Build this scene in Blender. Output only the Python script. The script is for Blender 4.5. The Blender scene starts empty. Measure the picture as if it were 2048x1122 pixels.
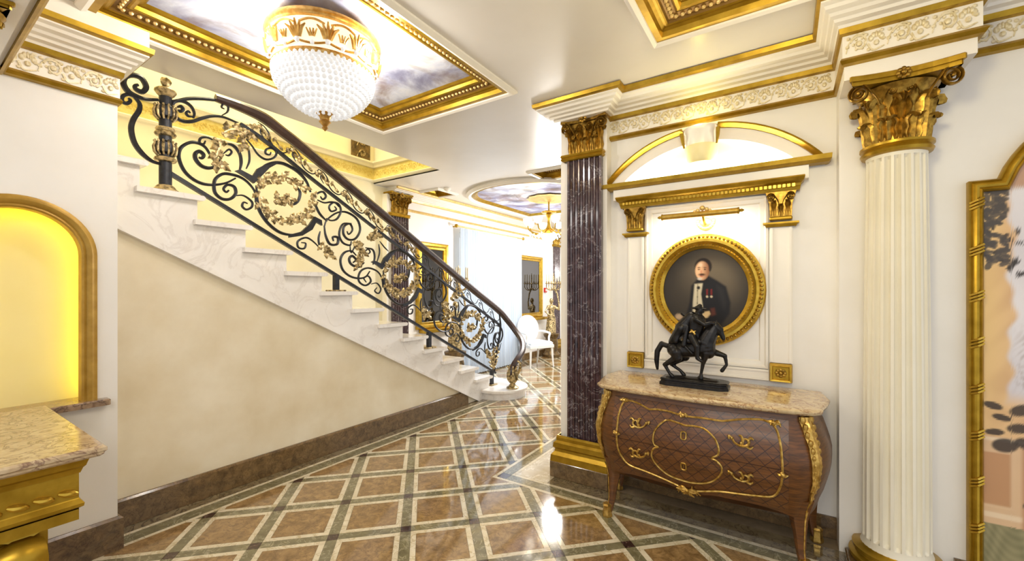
import bpy, bmesh, math, random
from mathutils import Vector, Matrix
from math import sin, cos, pi, sqrt, atan2, radians

random.seed(7)
scene = bpy.context.scene
COL = scene.collection

# ------------------------------------------------------------------ camera
cam_data = bpy.data.cameras.new('camera')
cam = bpy.data.objects.new('camera', cam_data)
COL.objects.link(cam)
cam.location = (0, 0, 1.5)
cam.rotation_euler = (pi/2, 0, radians(33.2278))
cam_data.sensor_width = 36
cam_data.lens = 837.8/2048*36
cam_data.shift_y = 19.6/2048
cam_data.clip_start = 0.05
scene.camera = cam

# ------------------------------------------------------------------ world and exposure
world = bpy.data.worlds.new('world')
scene.world = world
world.use_nodes = True
bgn = world.node_tree.nodes['Background']
bgn.inputs[0].default_value = (0.93, 0.96, 1.0, 1)
bgn.inputs[1].default_value = 0.92
vs = scene.view_settings
vs.view_transform = 'Standard'
vs.look = 'None'
vs.exposure = 0.15
vs.gamma = 1
vs.use_curve_mapping = False

def lamp(name, kind, loc, energy, color=(1, 1, 1), size=0.2, rot=(0, 0, 0), size_y=None, spot=None):
    d = bpy.data.lights.new(name, kind)
    d.energy = energy
    d.color = color
    if kind == 'AREA':
        d.size = size
        if size_y:
            d.shape = 'RECTANGLE'; d.size_y = size_y
    elif kind == 'SPOT':
        d.shadow_soft_size = size; d.spot_size = radians(spot or 90); d.spot_blend = 0.6
    else:
        d.shadow_soft_size = size
    o = bpy.data.objects.new(name, d)
    o.location = loc; o.rotation_euler = rot
    COL.objects.link(o)
    return o

# ceiling lamps of the lobby (the lamp in view, its twin in the right coffer)
for k in range(3):
    lamp('lamp_glow', 'POINT', (-2.285+0.39*cos(0.4+k*2*pi/3), 1.468+0.39*sin(0.4+k*2*pi/3), 2.84), 14, (1, 0.96, 0.9), 0.06)
lamp('twin_lamp_glow', 'POINT', (0.05, 1.45, 2.62), 27, (1, 0.84, 0.46), 0.16)
lamp('lobby_fill', 'AREA', (0.3, -1.5, 2.9), 74, (1, 0.96, 0.9), 1.6)  # added unseen fill behind the camera, lifts the right wall
# far room chandelier
lamp('far_chandelier_glow', 'POINT', (-3.05, 5.85, 2.05), 110, (1, 0.97, 0.94), 0.15)
lamp('far_room_fill', 'AREA', (-3.2, 7.7, 2.92), 100, (0.98, 0.98, 1), 1.2)  # added ceiling fill brightening the far hall, no fixture
# stairwell lamp on the upper floor
lamp('stairwell_glow', 'AREA', (-4.1, 2.0, 4.9), 54, (1, 0.92, 0.66), 0.8)

# ------------------------------------------------------------------ mesh helpers
def srgb(r, g, b):
    def f(c):
        c /= 255.0
        return c/12.92 if c <= 0.04045 else ((c+0.055)/1.055)**2.4
    return (f(r), f(g), f(b), 1)

OFF = {}          # world offset of an unrotated parent

def link(name, me, parent=None, loc=(0, 0, 0)):
    o = bpy.data.objects.new(name, me)
    COL.objects.link(o)
    o.location = loc
    if parent is not None:
        o.parent = parent
    return o

def tag(o, label=None, cat=None, group=None, kind=None):
    if label: o['label'] = label
    if cat: o['category'] = cat
    if group: o['group'] = group
    if kind: o['kind'] = kind
    return o

def thing(name, label, cat, loc=(0, 0, 0), rz=0, group=None, kind=None):
    o = bpy.data.objects.new(name, None)
    o.empty_display_size = 0.05
    COL.objects.link(o)
    o.location = loc
    o.rotation_euler = (0, 0, rz)
    OFF[o.name] = Vector(loc)
    return tag(o, label, cat, group, kind)

def catmull(pts, n=5, closed=False):
    P = [Vector(p) for p in pts]
    if len(P) < 3: return P
    out = []
    m = len(P)
    for i in range(m if closed else m-1):
        if closed:
            a, b, c, d = P[i-1], P[i], P[(i+1) % m], P[(i+2) % m]
        else:
            b, c = P[i], P[i+1]
            a = P[i-1] if i > 0 else b*2-c
            d = P[i+2] if i+2 < m else c*2-b
        for k in range(n):
            t = k/n
            out.append(0.5*((2*b)+(c-a)*t+(2*a-5*b+4*c-d)*t*t+(3*b-a-3*c+d)*t*t*t))
    if not closed: out.append(P[-1])
    return out

class MB:
    def __init__(s):
        s.v = []; s.f = []; s.mi = []; s.cur = 0
    def add(s, vs, fs):
        b = len(s.v)
        s.v.extend(Vector(v) for v in vs)
        for f in fs:
            s.f.append([b+i for i in f]); s.mi.append(s.cur)
        return s
    def box(s, x0, x1, y0, y1, z0, z1, bev=0.0):
        if bev <= 0:
            v = [(x, y, z) for x in (x0, x1) for y in (y0, y1) for z in (z0, z1)]
            return s.add(v, [(0, 1, 3, 2), (4, 6, 7, 5), (0, 4, 5, 1), (2, 3, 7, 6), (0, 2, 6, 4), (1, 5, 7, 3)])
        b = min(bev, (x1-x0)/2.01, (y1-y0)/2.01, (z1-z0)/2.01)
        bm = bmesh.new()
        bmesh.ops.create_cube(bm, size=1)
        for w in bm.verts:
            w.co = Vector(((x0+x1)/2+w.co.x*(x1-x0), (y0+y1)/2+w.co.y*(y1-y0), (z0+z1)/2+w.co.z*(z1-z0)))
        bmesh.ops.bevel(bm, geom=bm.edges[:], offset=b, segments=1, affect='EDGES', profile=0.5)
        return s.addbm(bm)
    def addbm(s, bm):
        bm.verts.index_update()
        s.add([v.co.copy() for v in bm.verts], [[v.index for v in f.verts] for f in bm.faces])
        bm.free()
        return s
    def prism(s, poly, mapf, w0, w1, bev=0.0):
        """2-D outline (u,v) extruded from w0 to w1 through mapf(u,v,w)."""
        n = len(poly)
        if bev > 0:
            inn = inset(poly, bev)
            rings = [(poly, w0), (poly, w1-(bev if w1 > w0 else -bev)), (inn, w1)]
        else:
            rings = [(poly, w0), (poly, w1)]
        vs = []; fs = []
        for pl, w in rings:
            vs += [mapf(p[0], p[1], w) for p in pl]
        for k in range(len(rings)-1):
            for i in range(n):
                j = (i+1) % n
                fs.append((k*n+i, k*n+j, (k+1)*n+j, (k+1)*n+i))
        fs.append(tuple(range(n))[::-1])
        fs.append(tuple((len(rings)-1)*n+i for i in range(n)))
        return s.add(vs, fs)
    def tube(s, pts, r, n=6, up=None, flat=(1, 1), closed=False, cap=True):
        P = [Vector(p) for p in pts]
        m = len(P)
        rr = r if isinstance(r, (list, tuple)) else [r]*m
        if len(rr) != m:
            q = list(rr)
            rr = []
            for i in range(m):
                t = i/(m-1)*(len(q)-1); k = min(int(t), len(q)-2)
                rr.append(q[k]+(q[k+1]-q[k])*(t-k))
        T = []
        for i in range(m):
            a = P[i-1] if (i > 0 or closed) else P[i]
            b = P[(i+1) % m] if (i < m-1 or closed) else P[i]
            t = b-a
            if t.length < 1e-9: t = Vector((0, 0, 1))
            T.append(t.normalized())
        if up is None:
            u0 = Vector((0, 0, 1)) if abs(T[0].z) < 0.9 else Vector((1, 0, 0))
        else:
            u0 = Vector(up)
        vs = []; fs = []
        u = u0
        for i in range(m):
            base = u0 if up is not None else u
            side = T[i].cross(base)
            if side.length < 1e-6: side = T[i].orthogonal()
            side.normalize()
            u = side.cross(T[i]).normalized()
            for k in range(n):
                a = 2*pi*(k+0.5)/n
                vs.append(P[i]+side*(cos(a)*rr[i]*flat[0])+u*(sin(a)*rr[i]*flat[1]))
        L = m if closed else m-1
        for i in range(L):
            i2 = (i+1) % m
            for k in range(n):
                k2 = (k+1) % n
                fs.append((i*n+k, i2*n+k, i2*n+k2, i*n+k2))
        if not closed and cap:
            fs.append(tuple(range(n)))
            fs.append(tuple((m-1)*n+k for k in range(n))[::-1])
        return s.add(vs, fs)
    def lathe(s, prof, c=(0, 0, 0), n=24, sx=1, sy=1, a0=0, a1=2*pi, lobes=0, amp=0):
        full = abs(a1-a0-2*pi) < 1e-6
        m = n if full else n+1
        vs = []; fs = []
        for (r, z) in prof:
            for k in range(m):
                a = a0+(a1-a0)*k/n
                q = r*(1+amp*cos(lobes*a)) if lobes else r
                vs.append((c[0]+q*cos(a)*sx, c[1]+q*sin(a)*sy, c[2]+z))
        for i in range(len(prof)-1):
            for k in range(n):
                k2 = (k+1) % m
                fs.append((i*m+k, i*m+k2, (i+1)*m+k2, (i+1)*m+k))
        if prof[0][0] > 1e-6 and full: fs.append(tuple(range(m))[::-1])
        if prof[-1][0] > 1e-6 and full: fs.append(tuple((len(prof)-1)*m+k for k in range(m)))
        return s.add(vs, fs)
    def ball(s, c, r, n=8, m=5, sc=(1, 1, 1)):
        prof = [(max(r*sin(pi*i/m), 1e-7), -r*cos(pi*i/m)) for i in range(m+1)]
        b = MB().lathe(prof, (0, 0, 0), n)
        return s.add([(c[0]+v.x*sc[0], c[1]+v.y*sc[1], c[2]+v.z*sc[2]) for v in b.v], b.f)
    def sweep(s, path, prof, mapf=None, closed=False, scales=None):
        """profile (offset to the left of the path, w) carried along a 2-D path with mitres."""
        if mapf is None: mapf = lambda u, v, w: (u, v, w)
        P = [Vector((p[0], p[1])) for p in path]
        m = len(P)
        segs = m if closed else m-1
        D = []; N = []
        for i in range(segs):
            d = (P[(i+1) % m]-P[i]).normalized()
            D.append(d); N.append(Vector((-d.y, d.x)))
        sc = scales or [1]*segs
        vs = []; fs = []
        k = len(prof)
        for i in range(m):
            a = i-1 if (i > 0 or closed) else None
            b = i if (i < segs) else None
            if closed: a = (i-1) % m; b = i
            for (o, w) in prof:
                if a is None:
                    q = P[i]+N[b]*o*sc[b]
                elif b is None:
                    q = P[i]+N[a]*o*sc[a]
                else:
                    den = D[a].x*D[b].y-D[a].y*D[b].x
                    if abs(den) < 1e-4:
                        q = P[i]+N[b]*o*sc[b]
                    else:
                        A = P[i]+N[a]*o*sc[a]; B = P[i]+N[b]*o*sc[b]
                        t = ((B.x-A.x)*D[b].y-(B.y-A.y)*D[b].x)/den
                        q = A+D[a]*t
                vs.append(mapf(q.x, q.y, w))
        for i in range(segs):
            j = (i+1) % m
            for q in range(k-1):
                fs.append((i*k+q, j*k+q, j*k+q+1, i*k+q+1))
        if not closed:
            fs.append(tuple(range(k))[::-1])
            fs.append(tuple((m-1)*k+q for q in range(k)))
        return s.add(vs, fs)
    def build(s, name, mats, parent=None, smooth=False, local=False, flip=True, center=None):
        me = bpy.data.meshes.new(name)
        vs = s.v
        loc = Vector((0, 0, 0))
        if not local:
            if parent is None:
                xs = [v.x for v in vs]; ys = [v.y for v in vs]; zs = [v.z for v in vs]
                loc = Vector(((min(xs)+max(xs))/2, (min(ys)+max(ys))/2, min(zs))) if center is None else Vector(center)
                vs = [v-loc for v in vs]
            else:
                off = OFF.get(parent.name, Vector((0, 0, 0)))
                vs = [v-off for v in vs]
        me.from_pydata([tuple(v) for v in vs], [], s.f)
        if not isinstance(mats, (list, tuple)): mats = [mats]
        for m_ in mats: me.materials.append(m_)
        if len(mats) > 1:
            me.polygons.foreach_set('material_index', s.mi)
        bm = bmesh.new(); bm.from_mesh(me)
        if flip: bmesh.ops.recalc_face_normals(bm, faces=bm.faces[:])
        bm.to_mesh(me); bm.free()
        if smooth:
            me.polygons.foreach_set('use_smooth', [True]*len(me.polygons))
            if smooth != 'all':
                try: me.set_sharp_from_angle(angle=radians(40))
                except Exception: pass
        o = link(name, me, parent, loc)
        OFF[o.name] = (OFF.get(parent.name, Vector((0, 0, 0))) if parent is not None and not local else loc)
        if local: OFF[o.name] = Vector((0, 0, 0))
        return o

def inset(poly, d):
    n = len(poly); out = []
    A = sum(poly[i][0]*poly[(i+1) % n][1]-poly[(i+1) % n][0]*poly[i][1] for i in range(n))
    sg = 1 if A > 0 else -1
    for i in range(n):
        p0 = Vector(poly[i-1][:2]); p1 = Vector(poly[i][:2]); p2 = Vector(poly[(i+1) % n][:2])
        d1 = (p1-p0).normalized(); d2 = (p2-p1).normalized()
        n1 = Vector((-d1.y, d1.x))*sg; n2 = Vector((-d2.y, d2.x))*sg
        b = n1+n2
        if b.length < 1e-6: b = n1
        b.normalize()
        c = max(0.3, b.dot(n1))
        q = p1+b*(d/c)
        out.append((q.x, q.y))
    return out

def dup(o, parent, loc=None, rot=None, scale=None):
    c = o.copy()
    COL.objects.link(c)
    c.parent = parent
    if loc is not None: c.location = loc
    if rot is not None: c.rotation_euler = rot
    if scale is not None: c.scale = scale
    return c

def dup_tree(root, loc, rz=None, label=None, group=None):
    r = root.copy(); COL.objects.link(r)
    r.location = loc
    if rz is not None: r.rotation_euler = (0, 0, rz)
    if label: r['label'] = label
    if group: r['group'] = group
    for ch in list(root.children):
        c = ch.copy(); COL.objects.link(c); c.parent = r
        for g in list(ch.children):
            d = g.copy(); COL.objects.link(d); d.parent = c
    return r

def XZ(y):        # wall facing the camera (normal -Y): w grows out of the wall
    return lambda u, v, w: (u, y-w, v)
def YZ(x):        # wall facing +X
    return lambda u, v, w: (x+w, u, v)

# ------------------------------------------------------------------ materials
def nodes(name):
    m = bpy.data.materials.new(name)
    m.use_nodes = True
    nt = m.node_tree
    return m, nt, nt.nodes['Principled BSDF']

def setp(b, **kw):
    names = dict(rough='Roughness', metal='Metallic', spec='Specular IOR Level', coat='Coat Weight',
                 trans='Transmission Weight', ior='IOR', emis='Emission Strength', ecol='Emission Color', coat_r='Coat Roughness')
    for k, v in kw.items(): b.inputs[names[k]].default_value = v

def ramp(nt, fac, stops):
    r = nt.nodes.new('ShaderNodeValToRGB')
    e = r.color_ramp.elements
    while len(e) < len(stops): e.new(0.5)
    for i, (p, c) in enumerate(stops):
        e[i].position = p; e[i].color = c
    nt.links.new(fac, r.inputs[0])
    return r.outputs[0]

def noise(nt, scale, detail=4, rough=0.55, dist=0.0, vec=None):
    n = nt.nodes.new('ShaderNodeTexNoise')
    n.inputs['Scale'].default_value = scale
    n.inputs['Detail'].default_value = detail
    n.inputs['Roughness'].default_value = rough
    n.inputs['Distortion'].default_value = dist
    if vec is None:
        g = nt.nodes.get('geo') or nt.nodes.new('ShaderNodeNewGeometry')
        g.name = 'geo'
        vec = g.outputs['Position']
    nt.links.new(vec, n.inputs['Vector'])
    return n.outputs['Fac']

def bump(nt, b, h, strength=0.2, dist=0.01):
    n = nt.nodes.new('ShaderNodeBump')
    n.inputs['Strength'].default_value = strength
    n.inputs['Distance'].default_value = dist
    nt.links.new(h, n.inputs['Height'])
    nt.links.new(n.outputs[0], b.inputs['Normal'])

def mottled(name, c1, c2, scale=3.0, rough=0.5, metal=0.0, bmp=0.0, bscale=60, spec=0.5, coat=0.0, lo=0.3, hi=0.7, detail=5):
    m, nt, b = nodes(name)
    col = ramp(nt, noise(nt, scale, detail), [(lo, c1), (hi, c2)])
    nt.links.new(col, b.inputs['Base Color'])
    setp(b, rough=rough, metal=metal, spec=spec, coat=coat)
    if bmp: bump(nt, b, noise(nt, bscale, 3), bmp, 0.004)
    return m

def marble(name, base, base2, vein, scale=4.0, vw=0.03, rough=0.15, vscale=2.5, coat=0.3, tile_random=False, spec=0.5, veinamt=1.0):
    m, nt, b = nodes(name)
    vec = None
    if tile_random:
        oi = nt.nodes.new('ShaderNodeObjectInfo')
        g = nt.nodes.new('ShaderNodeNewGeometry'); g.name = 'geo'
        mu = nt.nodes.new('ShaderNodeVectorMath'); mu.operation = 'SCALE'
        cx = nt.nodes.new('ShaderNodeCombineXYZ')
        for i in range(3): nt.links.new(oi.outputs['Random'], cx.inputs[i])
        nt.links.new(cx.outputs[0], mu.inputs[0]); mu.inputs['Scale'].default_value = 37.0
        ad = nt.nodes.new('ShaderNodeVectorMath')
        nt.links.new(g.outputs['Position'], ad.inputs[0]); nt.links.new(mu.outputs[0], ad.inputs[1])
        vec = ad.outputs[0]
    col = ramp(nt, noise(nt, scale, 8, 0.65, 0.6, vec), [(0.3, base), (0.7, base2)])
    vn = noise(nt, vscale, 6, 0.6, 1.2, vec)
    sub = nt.nodes.new('ShaderNodeMath'); sub.operation = 'SUBTRACT'; sub.inputs[1].default_value = 0.5
    nt.links.new(vn, sub.inputs[0])
    ab = nt.nodes.new('ShaderNodeMath'); ab.operation = 'ABSOLUTE'
    nt.links.new(sub.outputs[0], ab.inputs[0])
    v = veinamt
    msk = ramp(nt, ab.outputs[0], [(0.0, (v, v, v, 1)), (vw, (0, 0, 0, 1))])
    mx = nt.nodes.new('ShaderNodeMix'); mx.data_type = 'RGBA'
    nt.links.new(msk, mx.inputs['Factor'])
    nt.links.new(col, mx.inputs['A']); mx.inputs['B'].default_value = vein
    nt.links.new(mx.outputs['Result'], b.inputs['Base Color'])
    setp(b, rough=rough, coat=coat, spec=spec, coat_r=0.05)
    return m

def emit(name, color, strength, base=None):
    m, nt, b = nodes(name)
    b.inputs['Base Color'].default_value = base or color
    setp(b, ecol=color, emis=strength, rough=0.4)
    return m

def vcol(name, rough=0.45, canvas=True):
    m, nt, b = nodes(name)
    a = nt.nodes.new('ShaderNodeVertexColor'); a.layer_name = 'Col'
    nt.links.new(a.outputs[0], b.inputs['Base Color'])
    setp(b, rough=rough, spec=0.3)
    if canvas: bump(nt, b, noise(nt, 300, 2), 0.08, 0.002)
    return m

M = {}
M['plaster'] = mottled('plaster_cream', srgb(222, 207, 174), srgb(240, 230, 206), 2.6, 0.42, bmp=0.05, bscale=25)
M['plaster_left'] = mottled('plaster_warm_white', srgb(236, 232, 224), srgb(244, 241, 236), 2.0, 0.4, bmp=0.05, bscale=25)
M['plaster_lit_yellow'] = mottled('plaster_lit_yellow', srgb(236, 226, 192), srgb(243, 235, 206), 2.0, 0.5)  # yellow tint puts the warm stairwell light into the plaster
M['white'] = mottled('white_lacquer', srgb(240, 234, 222), srgb(246, 241, 231), 3.0, 0.32)
M['ceiling'] = mottled('ceiling_satin', srgb(222, 216, 206), srgb(230, 225, 217), 1.5, 0.3)
M['yellow_paint'] = mottled('frieze_yellow', srgb(222, 202, 112), srgb(236, 218, 142), 30, 0.45)
M['gold'] = mottled('gold_paint', srgb(152, 118, 22), srgb(184, 148, 44), 14, 0.34, 0.7, bmp=0.05, bscale=80)
M['gold_bright'] = mottled('gold_leaf', srgb(178, 140, 40), srgb(210, 174, 72), 20, 0.28, 0.85)
M['gold_pale'] = mottled('gold_pale', srgb(214, 178, 104), srgb(236, 208, 140), 20, 0.4, 0.4)
M['bronze'] = mottled('bronze_gilt', srgb(122, 92, 32), srgb(182, 144, 60), 40, 0.33, 0.8, lo=0.35, hi=0.65)
M['antique'] = mottled('antique_gilt', srgb(88, 72, 42), srgb(216, 192, 140), 34, 0.38, 0.5, lo=0.38, hi=0.6)
M['ormolu'] = mottled('ormolu', srgb(150, 112, 40), srgb(222, 186, 104), 45, 0.33, 0.8)
M['iron'] = mottled('black_iron', srgb(24, 25, 30), srgb(44, 46, 54), 30, 0.42, 0.3, spec=0.6)
M['rail_wood'] = mottled('dark_rail', srgb(46, 32, 30), srgb(72, 52, 46), 18, 0.3, coat=0.4)
M['black_bronze'] = mottled('black_bronze', srgb(20, 19, 20), srgb(44, 41, 40), 40, 0.34, 0.5, bmp=0.15, bscale=120)
M['marble_white'] = marble('marble_white', srgb(236, 230, 222), srgb(246, 242, 236), srgb(206, 196, 186), 3, 0.03, 0.2, 3.0, veinamt=0.35)
M['marble_skirt'] = marble('marble_brown', srgb(80, 62, 40), srgb(136, 108, 70), srgb(66, 50, 32), 18, 0.03, 0.14, 15, veinamt=0.6)
M['marble_top'] = marble('marble_breccia', srgb(186, 158, 116), srgb(216, 196, 158), srgb(146, 106, 76), 16, 0.035, 0.14, 12)
M['marble_desk'] = marble('marble_desk', srgb(172, 146, 112), srgb(206, 186, 154), srgb(126, 98, 82), 18, 0.04, 0.16, 10)
M['marble_purple'] = marble('marble_purple', srgb(40, 27, 32), srgb(92, 70, 74), srgb(190, 180, 182), 16, 0.010, 0.14, 3.6, coat=0.5, veinamt=0.6)
M['tile_brown'] = marble('tile_brown', srgb(112, 86, 50), srgb(174, 140, 92), srgb(92, 68, 42), 16, 0.03, 0.09, 13, 0.5, True, veinamt=0.55)
M['tile_green'] = marble('tile_green', srgb(98, 92, 66), srgb(136, 128, 96), srgb(170, 162, 132), 16, 0.02, 0.09, 9, 0.5, True)
M['tile_dark'] = marble('tile_dark', srgb(46, 30, 26), srgb(74, 52, 44), srgb(110, 90, 80), 20, 0.02, 0.09, 9, 0.5, True)
M['tile_white'] = marble('tile_white', srgb(206, 192, 160), srgb(228, 218, 192), srgb(186, 168, 130), 12, 0.03, 0.09, 8, 0.5, True)
M['tile_border'] = marble('tile_border', srgb(104, 90, 64), srgb(146, 130, 98), srgb(80, 66, 46), 12, 0.03, 0.08, 8, 0.5, True)
M['tile_pale'] = marble('tile_pale', srgb(176, 160, 130), srgb(206, 194, 168), srgb(226, 218, 200), 8, 0.03, 0.08, 6, 0.5, True)
M['grout'] = mottled('grout', srgb(120, 104, 80), srgb(140, 122, 96), 20, 0.6)
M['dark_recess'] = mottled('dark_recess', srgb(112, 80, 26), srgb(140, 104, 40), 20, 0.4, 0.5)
M['crystal'] = emit('crystal_lit', (1.0, 0.98, 0.95, 1), 0.72, (0.4, 0.4, 0.4, 1))
M['crystal_row'] = emit('crystal_row', (1.0, 0.97, 0.93, 1), 0.42, (0.45, 0.45, 0.46, 1))
M['lamp_gold'] = mottled('lamp_gold', srgb(176, 130, 58), srgb(216, 176, 104), 40, 0.3, 0.75)
M['lamp_cream'] = emit('lamp_cream', (1.0, 0.88, 0.66, 1), 0.75, srgb(244, 226, 184))
M['led_yellow'] = emit('led_yellow', (1.0, 0.82, 0.0, 1), 8)
M['led_warm'] = emit('led_warm', (1.0, 0.92, 0.62, 1), 9)
M['tube_warm'] = emit('tube_warm', (1.0, 0.9, 0.66, 1), 14)
M['painting'] = vcol('painting')
M['mural'] = vcol('mural', 0.35)
M['chair_paint'] = mottled('chair_paint', srgb(232, 232, 228), srgb(244, 244, 240), 10, 0.35)
M['chair_cloth'] = mottled('chair_cloth', srgb(214, 222, 230), srgb(232, 238, 244), 120, 0.8, bmp=0.1, bscale=400)
M['red'] = mottled('alarm_red', srgb(176, 30, 28), srgb(196, 42, 36), 10, 0.35)
M['dark_plain'] = mottled('plain_dark', srgb(40, 36, 34), srgb(58, 52, 48), 10, 0.5)

def make_mirror():
    m, nt, b = nodes('mirror_glass')
    b.inputs['Base Color'].default_value = (0.13, 0.13, 0.135, 1)
    setp(b, metal=1.0, rough=0.03)
    return m
M['mirror'] = make_mirror()

def make_curtain():
    m, nt, b = nodes('sheer_curtain')
    b.inputs['Base Color'].default_value = srgb(232, 240, 248)
    setp(b, rough=0.8, spec=0.1)
    tr = nt.nodes.new('ShaderNodeBsdfTranslucent'); tr.inputs[0].default_value = srgb(236, 244, 252)
    mx = nt.nodes.new('ShaderNodeMixShader'); mx.inputs[0].default_value = 0.5
    nt.links.new(b.outputs[0], mx.inputs[1]); nt.links.new(tr.outputs[0], mx.inputs[2])
    nt.links.new(mx.outputs[0], nt.nodes['Material Output'].inputs[0])
    return m
M['curtain'] = make_curtain()

def make_clouds(name):
    m, nt, b = nodes(name)
    n1 = noise(nt, 1.9, 8, 0.6, 0.5)
    c1 = ramp(nt, n1, [(0.33, srgb(108, 104, 134)), (0.44, srgb(160, 162, 190)), (0.54, srgb(212, 217, 232)), (0.66, srgb(240, 240, 243))])
    n2 = noise(nt, 2.6, 6, 0.6, 0.8)
    msk = ramp(nt, n2, [(0.47, (0, 0, 0, 1)), (0.66, (0.8, 0.8, 0.8, 1))])
    mx = nt.nodes.new('ShaderNodeMix'); mx.data_type = 'RGBA'
    nt.links.new(msk, mx.inputs['Factor']); nt.links.new(c1, mx.inputs['A'])
    mx.inputs['B'].default_value = srgb(136, 112, 100)
    nt.links.new(mx.outputs['Result'], b.inputs['Base Color'])
    setp(b, rough=0.55, spec=0.2)
    return m
M['clouds'] = make_clouds('sky_fresco')

def make_marquetry(lattice):
    m, nt, b = nodes('marquetry_lattice' if lattice else 'mahogany')
    g = nt.nodes.new('ShaderNodeTexCoord')
    mp = nt.nodes.new('ShaderNodeMapping'); mp.inputs['Scale'].default_value = (3, 3, 26)
    nt.links.new(g.outputs['Object'], mp.inputs['Vector'])
    grain = noise(nt, 4, 6, 0.6, 0.4, mp.outputs[0])
    col = ramp(nt, grain, [(0.3, srgb(66, 39, 16)), (0.7, srgb(118, 72, 29))])
    if lattice:
        sx = nt.nodes.new('ShaderNodeSeparateXYZ'); nt.links.new(g.outputs['Object'], sx.inputs[0])
        prev = None
        for sg in (1, -1):
            a = nt.nodes.new('ShaderNodeMath'); a.operation = 'MULTIPLY_ADD'
            nt.links.new(sx.outputs['Z'], a.inputs[0]); a.inputs[1].default_value = sg*1.0
            nt.links.new(sx.outputs['X'], a.inputs[2])
            d = nt.nodes.new('ShaderNodeMath'); d.operation = 'DIVIDE'; d.inputs[1].default_value = 0.072
            nt.links.new(a.outputs[0], d.inputs[0])
            fr = nt.nodes.new('ShaderNodeMath'); fr.operation = 'PINGPONG'; fr.inputs[1].default_value = 0.5
            nt.links.new(d.outputs[0], fr.inputs[0])
            lt = nt.nodes.new('ShaderNodeMath'); lt.operation = 'LESS_THAN'; lt.inputs[1].default_value = 0.035
            nt.links.new(fr.outputs[0], lt.inputs[0])
            if prev is None: prev = lt
            else:
                mxm = nt.nodes.new('ShaderNodeMath'); mxm.operation = 'MAXIMUM'
                nt.links.new(prev.outputs[0], mxm.inputs[0]); nt.links.new(lt.outputs[0], mxm.inputs[1])
                prev = mxm
        mx = nt.nodes.new('ShaderNodeMix'); mx.data_type = 'RGBA'
        nt.links.new(prev.outputs[0], mx.inputs['Factor']); nt.links.new(col, mx.inputs['A'])
        mx.inputs['B'].default_value = srgb(48, 22, 12)
        col = mx.outputs['Result']
    nt.links.new(col, b.inputs['Base Color'])
    setp(b, rough=0.4, coat=0.12, coat_r=0.2)
    return m
M['lattice'] = make_marquetry(True)
M['mahogany'] = make_marquetry(False)
M['keystone'] = mottled('keystone_cream', srgb(240, 226, 160), srgb(248, 236, 184), 6, 0.4)
M['gold_pale2'] = mottled('brass', srgb(190, 150, 60), srgb(214, 178, 92), 30, 0.3, 0.8)
# hidden strips: lunette, picture light
lamp('lunette_strip', 'AREA', (-0.5, 3.178, 2.325), 4.2, (1, 0.95, 0.72), 1.0, (radians(180-3), 0, 0), 0.02)
lamp('picture_strip', 'AREA', (-0.495, 3.085, 2.0), 3.2, (1, 0.93, 0.76), 0.44, (radians(32), 0, 0), 0.025)
M['gold_niche'] = mottled('gold_niche', srgb(160, 122, 38), srgb(186, 148, 62), 14, 0.42, 0.3)
M['marble_skirt2'] = marble('marble_sill', srgb(120, 92, 66), srgb(176, 148, 116), srgb(84, 62, 46), 14, 0.03, 0.2, 9)
M['shade_lit'] = emit('shade_lit', (1.0, 0.95, 0.86, 1), 3.0)
M['crystal_drop'] = emit('crystal_drop', (1.0, 0.97, 0.92, 1), 0.9, (0.9, 0.9, 0.92, 1))
M['column_white'] = mottled('column_cream', srgb(232, 225, 204), srgb(240, 234, 216), 3.0, 0.4)
M['niche_plaster'] = mottled('niche_plaster', srgb(234, 220, 160), srgb(240, 228, 176), 2.5, 0.5)
lamp('keystone_lamp_glow', 'POINT', (-0.50, 3.07, 2.655), 0.9, (1, 0.84, 0.2), 0.02)
# ================================================================== the setting
ZC = 2.95
def structure(mb, name, mat, **kw):
    o = mb.build(name, mat, **kw)
    o['kind'] = 'structure'
    return o

# ---------------------------------------------------------------- floor
floor = structure(MB().box(-5.0, 2.4, -1.5, 9.6, -0.08, -0.004), 'floor', M['grout'])

def clip_half(poly, a, b, c):      # keep a*x+b*y <= c
    out = []
    for i in range(len(poly)):
        p = poly[i]; q = poly[(i+1) % len(poly)]
        dp = a*p[0]+b*p[1]-c; dq = a*q[0]+b*q[1]-c
        if dp <= 0: out.append(p)
        if dp*dq < 0:
            t = dp/(dp-dq)
            out.append((p[0]+(q[0]-p[0])*t, p[1]+(q[1]-p[1])*t))
    return out
def clip_rect(poly, r):
    for h in ((-1, 0, -r[0]), (1, 0, r[1]), (0, -1, -r[2]), (0, 1, r[3])):
        poly = clip_half(poly, *h)
        if len(poly) < 3: return []
    return poly
def area(p):
    return abs(sum(p[i][0]*p[(i+1) % len(p)][1]-p[(i+1) % len(p)][0]*p[i][1] for i in range(len(p))))/2 if len(p) > 2 else 0
REG = [(-3.245, -1.982, -0.6, 9.3), (-1.982, 2.2, -0.6, 2.728), (-4.66, -3.245, 5.42, 9.3)]
def region_clip(poly):
    pcs = [q for q in (clip_rect(poly, r) for r in REG) if area(q) > 2e-4]
    if sum(area(q) for q in pcs) > area(poly)*0.995: return [poly]
    return pcs
def seen(x, y, m=0.9):
    z = -sin(radians(33.2278))*x+cos(radians(33.2278))*y
    r = cos(radians(33.2278))*x+sin(radians(33.2278))*y
    return z > 0.9 and abs(r) < 1.26*z+m
FL = lambda u, v, w: (u, v, w)
def flat_piece(name, polys, mat, z=0.0):
    mb = MB(); ok = False
    for poly in polys:
        q = inset(poly, 0.0009)
        if area(q) < 1e-4: continue
        ok = True
        mb.prism(q, FL, -0.006, z)
    if ok: return mb.build(name, mat, floor)

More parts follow.
